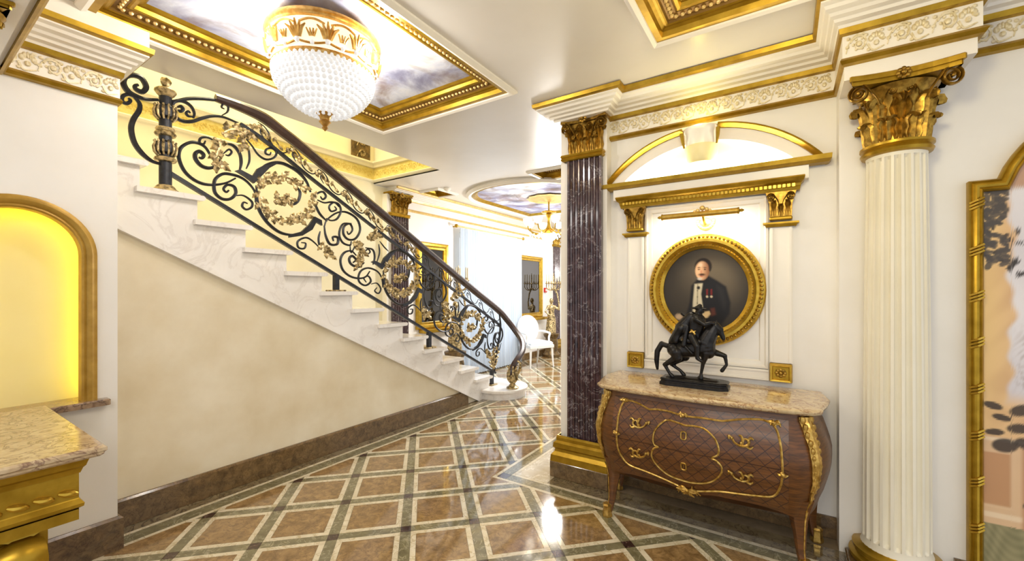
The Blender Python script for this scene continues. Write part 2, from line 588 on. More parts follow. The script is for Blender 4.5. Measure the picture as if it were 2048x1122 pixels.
N0 = (-2.001, 1.837); P = 0.3045
E1 = Vector((1, 1)).normalized(); E2 = Vector((-1, 1)).normalized()
PIT = P*sqrt(2); GR = 0.062; WH = 0.034
def quad(c, a0, a1, b0, b1):
    return [tuple(c+E1*a+E2*b) for a, b in ((a0, b0), (a1, b0), (a1, b1), (a0, b1))]
strips = []
for i in range(-12, 26):
    for j in range(-12, 26):
        c = Vector(N0)+E1*(PIT*i)+E2*(PIT*j)
        if not seen(c.x, c.y): continue
        g = GR/2; h = PIT-g
        if c.x > -1.9 and c.y > 3.3: continue
        for q in region_clip(quad(c, -g, g, -g, g)): flat_piece('inlay_square', [q], M['tile_dark'])
        for q in region_clip(quad(c, g, h, -g, g)): strips.append((c.length, q))
        for q in region_clip(quad(c, -g, g, g, h)): strips.append((c.length, q))
        for q in region_clip(quad(c, g+WH, h-WH, g+WH, h-WH)): flat_piece('tile', [q], M['tile_brown'])
        fr = []
        for a in (quad(c, g, h, g, g+WH), quad(c, g, h, h-WH, h), quad(c, g, g+WH, g+WH, h-WH), quad(c, h-WH, h, g+WH, h-WH)):
            fr += region_clip(a)
        flat_piece('tile_frame', fr, M['tile_white'])
strips.sort(key=lambda s: s[0])
for d, q in strips[:296]: flat_piece('inlay_strip', [q], M['tile_green'])
if len(strips) > 296:
    mb = MB()
    for d, q in strips[296:]: mb.prism(inset(q, 0.0009), FL, -0.006, 0)
    tag(mb.build('far_inlay_strips', M['tile_green'], floor), kind='stuff')
def rect(x0, x1, y0, y1): return [(x0, y0), (x1, y0), (x1, y1), (x0, y1)]
def run(name, x0, x1, y0, y1, mat, n=1, along='y'):
    for k in range(n):
        if along == 'y':
            a = y0+(y1-y0)*k/n; b = y0+(y1-y0)*(k+1)/n
            flat_piece(name, [rect(x0, x1, a, b)], mat)
        else:
            a = x0+(x1-x0)*k/n; b = x0+(x1-x0)*(k+1)/n
            flat_piece(name, [rect(a, b, y0, y1)], mat)
# border along the stair wall
run('border_slab', -3.50, -3.410, 0.80, 5.0, M['tile_border'], 7)
run('border_line', -3.410, -3.380, 0.80, 5.39, M['tile_white'], 6)
run('border_strip', -3.380, -3.275, 0.80, 5.39, M['tile_green'], 7)
run('border_line', -3.275, -3.245, -0.6, 5.42, M['tile_white'], 8)
# border in front of the commode wall and round the pilaster
run('border_line', -1.952, 2.2, 2.728, 2.758, M['tile_white'], 8, 'x')
run('border_strip', -1.868, 2.2, 2.758, 2.845, M['tile_green'], 9, 'x')
run('border_line', -1.838, 2.2, 2.845, 2.875, M['tile_white'], 8, 'x')
run('border_line', -1.982, -1.952, 2.728, 9.3, M['tile_white'], 9)
run('border_strip', -1.952, -1.868, 2.845, 9.3, M['tile_green'], 12)
run('border_line', -1.868, -1.838, 2.845, 9.3, M['tile_white'], 9)
flat_piece('inlay_square', [rect(-1.952, -1.868, 2.758, 2.845)], M['tile_dark'])
run('border_slab', -1.838, -1.56, 2.875, 3.6, M['tile_pale'], 1)
run('border_slab', -1.56, 2.2, 2.875, 3.05, M['tile_border'], 6, 'x')

# ---------------------------------------------------------------- walls
# left wall block with its arched niche
NC, NR, NZ0, NZS = 0.40, 0.285, 0.888, 1.69
XL = -3.25
wl = MB()
mp = YZ(XL)
def wquad(mb, pts, d0, d1): mb.prism(pts, mp, d0, d1)
wquad(wl, [(-1.3, 0), (0.78, 0), (0.78, NZ0), (-1.3, NZ0)], -0.26, 0)
wquad(wl, [(-1.3, NZ0), (NC-NR, NZ0), (NC-NR, ZC), (-1.3, ZC)], -0.26, 0)
wquad(wl, [(NC+NR, NZ0), (0.78, NZ0), (0.78, ZC), (NC+NR, ZC)], -0.26, 0)
K = 24
arc = [(NC-NR*cos(pi*k/K), NZS+NR*sin(pi*k/K)) for k in range(K+1)]
for k in range(K):
    wquad(wl, [arc[k], arc[k+1], (arc[k+1][0], ZC), (arc[k][0], ZC)], -0.26, 0)
wl.box(-3.75, -3.51, -1.3, 0.78, 0, ZC)
wall_left = structure(wl, 'wall_left', M['plaster_left'])
nb = MB().box(-3.405, -3.39, NC-NR-0.05, NC+NR+0.05, NZ0-0.04, NZS+NR+0.05).build('niche_back', M['niche_plaster'], wall_left)

# stair wall below the stringer
sw = MB().prism([(0.70, 0), (4.50, 0), (4.50, 0.02), (0.70, 1.985)], YZ(-3.53), -0.1, 0)
wall_stair = structure(sw, 'wall_stair', M['plaster'])
# long wall behind the stairs, with the curtained window
wf = MB()
WX = -4.72
for y0, y1, z0, z1 in ((-1.3, 5.55, -0.02, 5.3), (7.15, 9.6, -0.02, 3.2), (5.55, 7.15, -0.02, 0.25), (5.55, 7.15, 2.5, 3.2)):
    wf.box(WX-0.15, WX, y0, y1, z0, z1)
wall_hall = structure(wf, 'wall_hall', M['plaster_left'])
win = MB()
for y0, y1, z0, z1 in ((5.55, 5.62, 0.25, 2.5), (7.08, 7.15, 0.25, 2.5), (6.32, 6.38, 0.25, 2.5), (5.62, 7.08, 0.25, 0.32), (5.62, 7.08, 2.43, 2.5)):
    win.box(WX-0.12, WX-0.06, y0, y1, z0, z1)
window_1 = structure(win, 'window_1', M['white'])
wall_far = structure(MB().box(-4.9, 1.5, 9.4, 9.55, -0.02, 3.1), 'wall_far', M['plaster_left'])
# stairwell of the upper floor
us = MB()
us.box(-4.72, -3.5, 3.75, 3.9, ZC+0.001, 5.3)
us.box(-3.5, -3.38, 0.4, 3.9, ZC+0.051, 5.3)
us.box(-4.72, -3.38, 0.2, 0.4, ZC, 5.3)
us.box(-4.85, -3.38, 0.2, 3.9, 5.3, 5.4)
us.box(-4.7195, -4.71, -1.3, 3.75, 0.5, 5.3)
us.box(-4.7195, -4.71, 3.75, 4.12, 0.0, 2.94)
wall_stairwell = structure(us, 'wall_stairwell', M['plaster_lit_yellow'])
# commode wall and right wall
wn = MB()
wn.box(-1.56, 0.254, 3.2, 3.6, 0, ZC)
wall_niche = structure(wn, 'wall_niche', M['plaster_left'])
wall_right = structure(MB().box(0.254, 2.3, 3.05, 3.6, 0, ZC), 'wall_right', M['plaster_left'])

# ---------------------------------------------------------------- ceiling with its openings
CL = (-3.055, -1.685, 0.60, 2.535)      # left coffer opening
CR = (-0.63, 0.74, 0.60, 2.50)          # right coffer opening
SM1 = (-4.50, -4.16, 4.42, 4.78)
SM2 = (-2.62, -1.95, 4.42, 4.80)
OPEN = (-4.72, -3.5, 0.40, 3.75)
holes = [CL, CR, SM1, SM2, OPEN]
xs = sorted({-4.9, 2.4} | {h[0] for h in holes} | {h[1] for h in holes})
ys = sorted({-2.2, 9.6} | {h[2] for h in holes} | {h[3] for h in holes})
cb = MB()
for b in range(len(ys)-1):
    run_x = None
    for a in range(len(xs)):
        solid = False
        if a < len(xs)-1:
            mx_, my_ = (xs[a]+xs[a+1])/2, (ys[b]+ys[b+1])/2
            solid = not any(h[0] < mx_ < h[1] and h[2] < my_ < h[3] for h in holes)
        if solid and run_x is None: run_x = xs[a]
        if not solid and run_x is not None:
            cb.box(run_x, xs[a], ys[b], ys[b+1], ZC, ZC+0.05)
            run_x = None
ceiling = structure(cb, 'ceiling', M['ceiling'])

def coffer(name, r, ins, zin, panel, bead=0.034):
    x0, x1, y0, y1 = r
    path = [(x0, y0), (x1, y0), (x1, y1), (x0, y1)]     # counter-clockwise: left = inside
    root = structure(MB().sweep(path, [(-0.045, ZC), (-0.045, ZC-0.012), (-0.02, ZC-0.03), (0.0, ZC-0.022), (0.004, ZC)], closed=True), name, M['white'])
    h = zin-ZC
    g = MB().sweep(path, [(0.0, ZC-0.012), (ins*0.18, ZC-0.012), (ins*0.22, ZC+h*0.18), (ins*0.30, ZC+h*0.30), (ins*0.36, ZC+h*0.30), (ins*0.40, ZC+h*0.36)], closed=True)
    g.build('outer_moulding', M['gold'], root)
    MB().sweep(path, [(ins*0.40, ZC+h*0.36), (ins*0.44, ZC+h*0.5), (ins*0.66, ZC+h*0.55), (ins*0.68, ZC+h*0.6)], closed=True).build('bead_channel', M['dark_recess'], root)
    MB().sweep(path, [(ins*0.68, ZC+h*0.6), (ins*0.72, ZC+h*0.52), (ins*0.80, ZC+h*0.56), (ins*0.84, ZC+h*0.8), (ins*0.93, ZC+h*0.84), (ins*1.0, ZC+h*1.0)], closed=True).build('inner_moulding', M['gold'], root)
    bd = MB(); o = ins*0.55
    for (ax, ay), (bx, by) in (((x0+o, y0+o), (x1-o, y0+o)), ((x1-o, y0+o), (x1-o, y1-o)), ((x1-o, y1-o), (x0+o, y1-o)), ((x0+o, y1-o), (x0+o, y0+o))):
        L = sqrt((bx-ax)**2+(by-ay)**2); n = int(L/bead)
        for k in range(n):
            t = (k+0.5)/n
            bd.ball((ax+(bx-ax)*t, ay+(by-ay)*t, ZC+h*0.48), bead*0.36, 6, 4, (1, 1, 0.9))
    tag(bd.build('bead_row', M['gold_pale'], root, smooth=True), kind='stuff')
    MB().box(x0+ins*0.95, x1-ins*0.95, y0+ins*0.95, y1-ins*0.95, zin, zin+0.02).build('sky_panel', M[panel], root)
    return root
coffer('trim_1', CL, 0.20, 3.03, 'clouds')
coffer('trim_2', CR, 0.20, 3.03, 'clouds')
coffer('trim_3', SM1, 0.09, 3.10, 'gold', 0.03)
coffer('trim_4', SM2, 0.10, 3.10, 'gold', 0.03)

# far room: rounded ceiling moulding with its fresco and rosette
ov = []
for k in range(25):
    a = pi+pi*k/24
    ov.append((-3.22+0.97*cos(a), 5.40+0.88*sin(a)))
ov += [(-2.25, 6.95), (-4.19, 6.95)]
tr5 = structure(MB().sweep(ov, [(0.0, ZC), (-0.02, ZC-0.03), (0.02, ZC-0.06), (0.06, ZC-0.05), (0.07, ZC)], closed=True), 'trim_5', M['white'])
MB().sweep(ov, [(0.07, ZC), (0.07, ZC-0.035), (0.11, ZC-0.045), (0.15, ZC-0.012), (0.16, ZC)], closed=True).build('gold_moulding', M['gold'], tr5)
MB().prism(inset(ov, 0.15), FL, ZC-0.006, ZC-0.001).build('sky_panel', M['clouds'], tr5)
ro = MB().lathe([(0.30, 2.944), (0.34, 2.92), (0.30, 2.91), (0.24, 2.925), (0.1, 2.90), (0.05, 2.88), (0, 2.88)], (-3.10, 5.78, 0), 24, lobes=12, amp=0.04)
ro.build('ceiling_rosette', M['gold_pale'], tr5, smooth=True)

# ---------------------------------------------------------------- entablatures
dz = 0.0
def prof_sets(d):
    return dict(
        bead=[(0, 2.672+d), (0.03, 2.675+d), (0.046, 2.69+d), (0.03, 2.706+d), (0, 2.71+d)],
        frieze=[(0, 2.705+d), (0.02, 2.705+d), (0.02, 2.83+d), (0, 2.83+d)],
        fillet=[(0, 2.822+d), (0.05, 2.826+d), (0.06, 2.85+d), (0, 2.85+d)],
        cove=[(0, 2.85+d), (0.062, 2.85+d), (0.072, 2.862+d), (0.108, 2.864+d), (0.118, 2.876+d), (0.152, 2.878+d), (0.166, 2.889+d), (0.205, 2.892+d), (0.218, 2.904+d), (0.25, 2.908+d), (0.25, 2.95), (0, 2.95)],
        top=[(0.25, 2.916+d), (0.285, 2.920+d), (0.292, 2.945+d), (0.25, 2.947+d)])
MAIN = [(2.3, 3.05), (0.74, 3.05), (0.74, 2.80), (0.254, 2.80), (0.254, 3.2), (-1.16, 3.2), (-1.16, 3.07), (-1.54, 3.07), (-1.54, 3.6)]
SC = [1, 0.6, 1, 0.45, 1, 0.7, 0.87, 0.42]
ps = prof_sets(0)
core = MB().box(0.254, 0.74, 2.80, 3.05, 2.60, ZC)
core.box(-1.54, -1.16, 3.07, 3.2, 2.86, ZC)
trim6 = structure(core, 'trim_6', M['white'])
fz_path = MAIN[:6]
MB().sweep(fz_path, ps['bead'], scales=SC[:5]).build('lower_bead', M['gold'], trim6)
MB().sweep(fz_path, ps['frieze'], scales=SC[:5]).build('frieze', M['white'], trim6)
MB().sweep(fz_path, ps['fillet'], scales=SC[:5]).build('fillet', M['gold'], trim6)
MB().sweep(MAIN, ps['cove'], scales=SC).build('cornice', M['white'], trim6)
MB().sweep(MAIN, ps['top'], scales=SC).build('top_fillet', M['gold'], trim6)
# left block entablature
d = -0.10
LP = [(-3.6, 0.78), (XL, 0.78), (XL, -1.3)]
pl = prof_sets(d)
trim7 = structure(MB().sweep(LP, pl['cove'], scales=[0.3, 1]), 'trim_7', M['white'])
for nm, key, mt in (('lower_bead', 'bead', 'gold'), ('frieze', 'frieze', 'white'), ('fillet', 'fillet', 'gold'), ('top_fillet', 'top', 'gold')):
    MB().sweep(LP, pl[key], scales=[0.3, 1]).build(nm, M[mt], trim7)

# relief scrolls of the frieze: one motif, copied along
def relief_mesh():
    mb = MB()
    def sp(cx, cz, r, a0, turns, sg):
        pts = []
        for k in range(17):
            t = k/16
            a = a0+sg*2*pi*turns*t
            q = r*(1-0.8*t)
            pts.append((cx+q*cos(a), 0, cz+q*sin(a)))
        return pts
    mb.tube(sp(-0.022, 0.0, 0.038, pi*0.9, 1.25, -1), [0.0065, 0.004], 4)
    mb.tube(catmull([(-0.075, 0, -0.03), (-0.062, 0, 0.012), (-0.03, 0, 0.04), (0.0, 0, 0.036)], 3), [0.003, 0.006], 4)
    mb.tube(catmull([(0.012, 0, -0.01), (0.03, 0, -0.04), (0.06, 0, -0.035), (0.075, 0, -0.03)], 3), [0.006, 0.003], 4)
    mb.ball((-0.022, -0.002, 0), 0.013, 7, 4, (1, 0.6, 1))
    for a in range(5):
        t = -0.9+a*0.45
        x = 0.045+0.026*sin(t); z = 0.0+0.034*cos(t)
        mb.ball((x, 0, z-0.01), 0.013, 6, 4, (0.55+0.5*abs(sin(t)), 0.5, 1.1))
    mb.ball((0.045, -0.002, -0.012), 0.012, 6, 4, (1, 0.7, 1))
    for a in range(6):
        t = 2*pi*a/6
        mb.ball((-0.022+0.024*cos(t), 0, 0.024*sin(t)), 0.0075, 5, 3, (1, 0.6, 1))
    for bx, bz in ((-0.066, 0.03), (-0.07, -0.005), (0.005, 0.03), (0.015, -0.034), (0.072, 0.0), (0.066, 0.034)):
        mb.ball((bx, 0, bz), 0.008, 5, 3, (1.3, 0.6, 1))
    return mb
rel = relief_mesh()
proto_rel = None
def relief_row(parent, pos, rz):
    global proto_rel
    off = OFF[parent.name]
    for p in pos:
        if proto_rel is None:
            proto_rel = rel.build('frieze_scroll', M['relief'], parent, smooth=True, local=True)
            o = proto_rel
        else:
            o = dup(proto_rel, parent)
        o.location = Vector(p)-off
        o.rotation_euler = (0, 0, rz)
        o.scale = (1.0, 1.3, 1.22)
M['relief'] = mottled('relief_gilt', srgb(206, 188, 138), srgb(240, 230, 204), 60, 0.4, 0.15)
zf = 2.767
relief_row(trim6, [(-1.10+0.156*k, 3.178, zf) for k in range(9)], 0)
relief_row(trim6, [(0.335+0.162*k, 2.778, zf) for k in range(3)], 0)
relief_row(trim6, [(0.84+0.156*k, 3.028, zf) for k in range(9)], 0)
relief_row(trim7, [(XL+0.022, 0.70-0.156*k, zf+d) for k in range(6)], pi/2)

# frieze on the stairwell walls
TP = [(-3.5, 3.75), (-4.71, 3.75), (-4.71, 0.4)]
trim8 = structure(MB().sweep(TP, [(0, 3.0), (0.02, 3.0), (0.02, 3.15), (0, 3.15)]), 'trim_8', M['yellow_paint'])
MB().sweep(TP, [(0, 2.965), (0.03, 2.97), (0.045, 2.985), (0.03, 3.0), (0, 3.002)]).build('lower_moulding', M['plaster_lit_yellow'], trim8)
MB().sweep(TP, [(0, 3.15), (0.05, 3.152), (0.06, 3.18), (0.09, 3.2), (0.09, 3.22), (0, 3.24)]).build('upper_moulding', M['plaster_lit_yellow'], trim8)
rl2 = []
for k in range(20): rl2.append((-4.69, 3.62-0.16*k, 3.075))
M['relief_y'] = mottled('relief_yellow', srgb(206, 178, 80), srgb(228, 206, 120), 40, 0.4)
o0 = rel.build('frieze_scroll', M['relief_y'], trim8, smooth=True, local=True)
o0.rotation_euler = (0, 0, pi/2); o0.location = Vector(rl2[0])-OFF[trim8.name]
for p in rl2[1:]: dup(o0, trim8, Vector(p)-OFF[trim8.name])
for k in range(7): dup(o0, trim8, Vector((-4.6+0.16*k, 3.73, 3.075))-OFF[trim8.name], (0, 0, 0))

# cornice of the hall wall beyond the stairs
HP = [(-3.6, 9.4), (-4.72, 9.4), (-4.72, 3.98)]
trim9 = structure(MB().sweep(HP, prof_sets(0)['cove'], scales=[1, 0.8]), 'trim_9', M['white'])
for nm, key, mt in (('lower_bead', 'bead', 'gold_pale'), ('fillet', 'fillet', 'gold_pale'), ('top_fillet', 'top', 'gold_pale')):
    MB().sweep(HP, prof_sets(0)[key], scales=[1, 0.8]).build(nm, M[mt], trim9)

# baseboards
def skirt(name, path, h, t):
    return structure(MB().sweep(path, [(0, 0), (t, 0), (t, h-0.012), (t-0.012, h), (0, h)]), name, M['marble_skirt'])
skirt('baseboard_stair', [(-3.53, 4.30), (-3.53, 0.78)], 0.18, 0.028)
skirt('baseboard_left', [(-3.53, 0.78), (XL, 0.78), (XL, -1.3)], 0.19, 0.022)
skirt('baseboard_niche', [(0.254, 3.2), (-1.12, 3.2)], 0.125, 0.022)
skirt('baseboard_right', [(2.3, 3.05), (0.72, 3.05)], 0.125, 0.022)
skirt('baseboard_hall', [(-4.72, 9.4), (-4.72, 5.2)], 0.14, 0.022)
skirt('baseboard_far', [(1.5, 9.4), (-4.72, 9.4)], 0.14, 0.022)
# ================================================================== staircase
NO, SY, SZ = 0.981, 0.3167, 0.1695
def nos(i): return NO+SY*i, 2.338-SZ*i
stair = thing('staircase', 'white marble staircase climbing to the upper left along the yellow wall', 'staircase', (-4.1, 4.6, 0))
st = []
for i in range(0, 13):
    y, z = nos(i)
    st += [(y-SY-0.035, z-0.035), (y-0.035, z-0.035)]
y_end = nos(12)[0]-0.035
poly = st + [(y_end, 0.0), (4.52, 0.0), (0.62, 2.016)]
MB().prism(poly, YZ(-3.53), 0.0, 0.035).build('stringer', M['marble_white'], stair)
MB().prism([(0.70, 1.955), (4.50, -0.0), (4.54, 0.0), (0.70, 1.995)], YZ(-3.53), 0.0, 0.045).build('stringer_edge', M['marble_white'], stair)
for i in range(-1, 13):
    y, z = nos(i)
    back = y-SY-0.06
    prof = [(back, z), (y-0.012, z), (y, z-0.010), (y+0.002, z-0.02), (y-0.008, z-0.034), (y-0.02, z-0.036), (back, z-0.036)]
    MB().prism(prof, lambda u, v, w: (w, u, v), -4.70, -3.452).build('tread', M['marble_white'], stair)
    MB().box(-4.70, -3.535, back, y-0.035, max(z-SZ-0.03, 0.0), z-0.036).build('riser', M['marble_white'], stair)
# round bottom step
def stadium(cx, cy, r, x_end, n=20):
    pts = [(cx+r*cos(-pi/2+pi*k/n), cy+r*sin(-pi/2+pi*k/n)) for k in range(n+1)]
    return pts+[(x_end-r*0.0, cy+r)]+[(x_end+r*0.5*cos(pi/2+pi*k/10)-0.0, cy+r*sin(pi/2+pi*k/10)) for k in range(1, 10)]+[(x_end, cy-r)]
zb = nos(13)[1]
MB().prism(stadium(-3.46, 4.97, 0.36, -4.0), FL, 0, zb-0.036).build('riser', M['marble_white'], stair)
MB().prism(stadium(-3.46, 4.97, 0.40, -4.0), FL, zb-0.036, zb, 0.008).build('bottom_tread', M['marble_white'], stair)

# ================================================================== stair railing
rail = thing('stair_railing', 'black wrought iron stair railing with gilt scroll leaves and dark handrail', 'railing', (-3.56, 1.10, 2.169))
RX = -3.56
def p3(yz, x=RX): return [(x, y, z) for y, z in yz]
def iron(name, yz, r, mat='iron', dy=0, dz=0, flat=(1, 1.25), n=6, sm=4, x=RX):
    pts = catmull(p3([(y+dy, z+dz) for y, z in yz], x), sm)
    m = len(pts)
    rr = [r*min(1, 0.55+0.45*min(k, m-1-k)/(m*0.25)) for k in range(m)]
    return MB().tube(pts, rr, n, up=(1, 0, 0), flat=flat).build(name, M[mat], rail, smooth=True)
def LR(y): return 2.300-0.5214*(y-1.139)
# rails
MB().tube(p3([(1.10, LR(1.10)), (4.99, LR(4.99))]), 0.021, 4, up=(1, 0, 0), flat=(0.9, 1.1)).build('bottom_rail', M['iron'], rail)
ur = [(1.568, 2.795), (1.70, 2.745), (1.876, 2.655), (2.10, 2.53), (2.551, 2.295), (3.0, 2.061), (3.565, 1.768), (4.2, 1.44), (5.10, 0.985)]
MB().tube(catmull(p3(ur), 4), 0.019, 4, up=(1, 0, 0), flat=(0.9, 1.1)).build('upper_rail', M['iron'], rail, smooth=True)
hr = [(-3.56, 1.40, 2.935), (-3.56, 1.56, 2.93), (-3.56, 1.74, 2.905), (-3.56, 1.90, 2.835), (-3.56, 2.05, 2.765), (-3.56, 2.551, 2.505), (-3.56, 3.2, 2.167), (-3.56, 3.9, 1.80), (-3.56, 4.6, 1.44), (-3.56, 5.08, 1.195), (-3.53, 5.24, 1.06), (-3.44, 5.33, 0.90), (-3.30, 5.30, 0.75), (-3.21, 5.18, 0.63), (-3.19, 5.04, 0.54), (-3.20, 4.93, 0.45), (-3.21, 4.87, 0.36), (-3.20, 4.885, 0.27)]
hp = catmull(hr, 4)
hm = MB().tube(hp, [0.03, 0.046, 0.046, 0.046, 0.046, 0.046, 0.046, 0.044, 0.03], 8, flat=(0.85, 1.0))
hm.build('handrail', M['rail_wood'], rail, smooth=True)
# newel post at the top
NX, NY, NZ = RX, 1.10, 2.169
def newel():
    MB().lathe([(0.036, 0), (0.036, 0.70)], (NX, NY, NZ), 14).build('newel_post', M['iron'], rail, smooth=True)
    MB().lathe([(0.075, 0), (0.078, 0.012), (0.06, 0.026), (0.052, 0.04), (0.042, 0.05)], (NX, NY, NZ), 16).build('newel_base', M['antique'], rail, smooth=True)
    for zc in (0.27, 0.515):
        MB().lathe([(0.038, 0.0), (0.056, 0.012), (0.062, 0.04), (0.058, 0.075), (0.04, 0.09)], (NX, NY, NZ+zc-0.01), 14).build('newel_bulb', M['iron'], rail, smooth=True)
        lf = MB()
        for k in range(13):
            a = 2*pi*k/13
            pts = [(NX+q*cos(a), NY+q*sin(a), NZ+zc-0.02+h) for q, h in ((0.044, 0.0), (0.060, 0.022), (0.063, 0.06), (0.054, 0.085), (0.062, 0.100))]
            lf.tube(pts, [0.005, 0.0085, 0.006], 5)
        lf.build('gilt_leaf_cup', M['antique'], rail, smooth=True)
    for zc, r in ((0.225, 0.058), (0.40, 0.056), (0.43, 0.050)):
        MB().lathe([(0.036, -0.016), (r, -0.012), (r+0.006, 0), (r, 0.012), (0.036, 0.016)], (NX, NY, NZ+zc), 16).build('newel_collar', M['antique'], rail, smooth=True)
    MB().lathe([(0.036, 0.655), (0.05, 0.67), (0.062, 0.69), (0.06, 0.70), (0.045, 0.712), (0.025, 0.72), (0.016, 0.732)], (NX, NY, NZ), 16).build('newel_cap', M['antique'], rail, smooth=True)
    MB().lathe([(0.012, 0.728), (0.026, 0.745), (0.030, 0.762), (0.022, 0.782), (0.0, 0.79)], (NX, NY, NZ), 10, lobes=5, amp=0.15).build('newel_finial', M['antique'], rail, smooth=True)
newel()

# scrollwork: traced in metres in the plane of the railing (y, z)
START = [([(1.06,2.79),(0.996,2.769),(0.947,2.77),(0.905,2.785),(0.882,2.83),(0.893,2.874),(0.929,2.901),(0.972,2.899),(0.996,2.853),(0.978,2.812),(0.947,2.814),(0.938,2.834),(0.956,2.849)],.017),
 ([(0.935,2.762),(0.905,2.766),(0.879,2.744),(0.876,2.712),(0.899,2.705),(0.917,2.731),(0.905,2.742)],.012),
 ([(0.935,2.762),(0.962,2.729),(0.959,2.68),(0.932,2.615),(0.92,2.549),(0.935,2.467),(0.972,2.407),(1.022,2.368),(1.073,2.357)],.016),
 ([(1.26,2.736),(1.267,2.773),(1.245,2.817),(1.195,2.833),(1.15,2.811),(1.133,2.768),(1.147,2.714),(1.195,2.693),(1.252,2.708),(1.311,2.75),(1.38,2.791),(1.46,2.809),(1.568,2.795)],.013),
 ([(1.167,2.78),(1.188,2.792),(1.199,2.775),(1.185,2.757),(1.171,2.763)],.012),
 ([(1.26,2.745),(1.231,2.739),(1.218,2.756),(1.231,2.773),(1.244,2.765)],.009),
 ([(1.126,2.807),(1.167,2.824),(1.231,2.863),(1.311,2.894),(1.396,2.917),(1.468,2.926)],.013),
 ([(1.444,2.819),(1.48,2.858),(1.484,2.9),(1.456,2.911),(1.44,2.88),(1.46,2.873)],.008)]
FIRST = [([(1.537,2.366),(1.472,2.316),(1.392,2.284),(1.315,2.277),(1.25,2.302),(1.202,2.352),(1.175,2.43),(1.186,2.499),(1.234,2.55),(1.282,2.565),(1.332,2.55),(1.366,2.501),(1.392,2.463)],.012),
 ([(1.427,2.487),(1.409,2.432),(1.357,2.4),(1.307,2.407),(1.274,2.447),(1.274,2.485),(1.299,2.507),(1.324,2.489),(1.315,2.462),(1.295,2.462)],.014),
 ([(1.401,2.61),(1.349,2.624),(1.307,2.606),(1.299,2.57),(1.324,2.567),(1.336,2.595)],.009),
 ([(1.454,2.61),(1.518,2.614),(1.565,2.565),(1.576,2.495),(1.565,2.429)],.012),
 ([(1.454,2.534),(1.49,2.575),(1.509,2.56),(1.49,2.529),(1.467,2.528)],.008),
 ([(1.623,2.644),(1.635,2.584),(1.635,2.52),(1.613,2.457)],.008),
 ([(1.603,2.701),(1.653,2.653),(1.703,2.592),(1.765,2.57),(1.829,2.604),(1.846,2.653),(1.808,2.675),(1.765,2.652),(1.76,2.618),(1.792,2.616),(1.802,2.641)],.009),
 ([(1.683,2.206),(1.678,2.285),(1.633,2.345),(1.574,2.38),(1.499,2.388),(1.445,2.376),(1.401,2.331),(1.39,2.274),(1.401,2.221),(1.445,2.189),(1.499,2.199),(1.537,2.247),(1.527,2.297),(1.481,2.303),(1.454,2.267),(1.472,2.245),(1.49,2.264)],.012),
 ([(1.537,2.232),(1.594,2.242),(1.653,2.206),(1.653,2.163),(1.613,2.136),(1.584,2.157),(1.594,2.19),(1.623,2.185)],.009)]
MEDAL = [([(1.703,2.43),(1.744,2.505),(1.808,2.55),(1.873,2.57),(1.941,2.565),(2.035,2.53),(2.108,2.464),(2.147,2.377)],.014),
 ([(1.688,2.341),(1.693,2.256),(1.698,2.192),(1.724,2.121),(1.786,2.043),(1.873,1.987),(1.964,1.976),(2.047,1.995)],.013),
 ([(2.011,2.408),(2.049,2.358),(2.035,2.285),(1.993,2.243),(1.947,2.241)],.012)]
VEE1 = [(1.532,2.422),(1.565,2.44),(1.658,2.409),(1.693,2.476),(1.765,2.534),(1.851,2.567),(1.851,2.556),(1.786,2.504),(1.724,2.424),(1.668,2.353),(1.603,2.391)]
VEE2 = [(2.248,2.14),(2.18,2.164),(2.132,2.088),(2.059,2.014),(1.952,1.975),(1.952,1.95),(2.065,1.979),(2.158,2.043),(2.196,2.115),(2.254,2.092)]
JOINT = [([(2.161,2.337),(2.195,2.266),(2.237,2.195),(2.307,2.139)],.011),
 ([(2.195,2.33),(2.212,2.378),(2.265,2.404),(2.296,2.368),(2.265,2.334),(2.241,2.358)],.010),
 ([(2.212,2.32),(2.279,2.306),(2.351,2.325),(2.426,2.318),(2.451,2.255),(2.411,2.178),(2.351,2.152),(2.3,2.165)],.010),
 ([(2.433,2.292),(2.381,2.327),(2.329,2.282),(2.348,2.238),(2.403,2.263),(2.384,2.291)],.009),
 ([(2.279,2.083),(2.307,2.153),(2.411,2.235),(2.518,2.254),(2.631,2.205),(2.667,2.104),(2.615,2.013),(2.534,1.993),(2.479,2.04),(2.487,2.116),(2.55,2.148),(2.579,2.093),(2.537,2.044),(2.518,2.072)],.011),
 ([(2.566,2.154),(2.471,2.135),(2.433,2.035),(2.471,1.957),(2.55,1.939),(2.566,1.98)],.010),
 ([(2.279,2.096),(2.293,2.006),(2.336,1.931),(2.411,1.938),(2.418,1.999),(2.366,2.0),(2.373,1.961)],.012),
 ([(2.239,2.039),(2.223,1.972),(2.23,1.895)],.009),
 ([(2.251,1.871),(2.168,1.941),(2.101,1.966),(2.03,1.927),(2.036,1.872),(2.088,1.87),(2.101,1.915),(2.062,1.918)],.009),
 ([(2.55,1.95),(2.566,1.868),(2.631,1.986)],.007)]
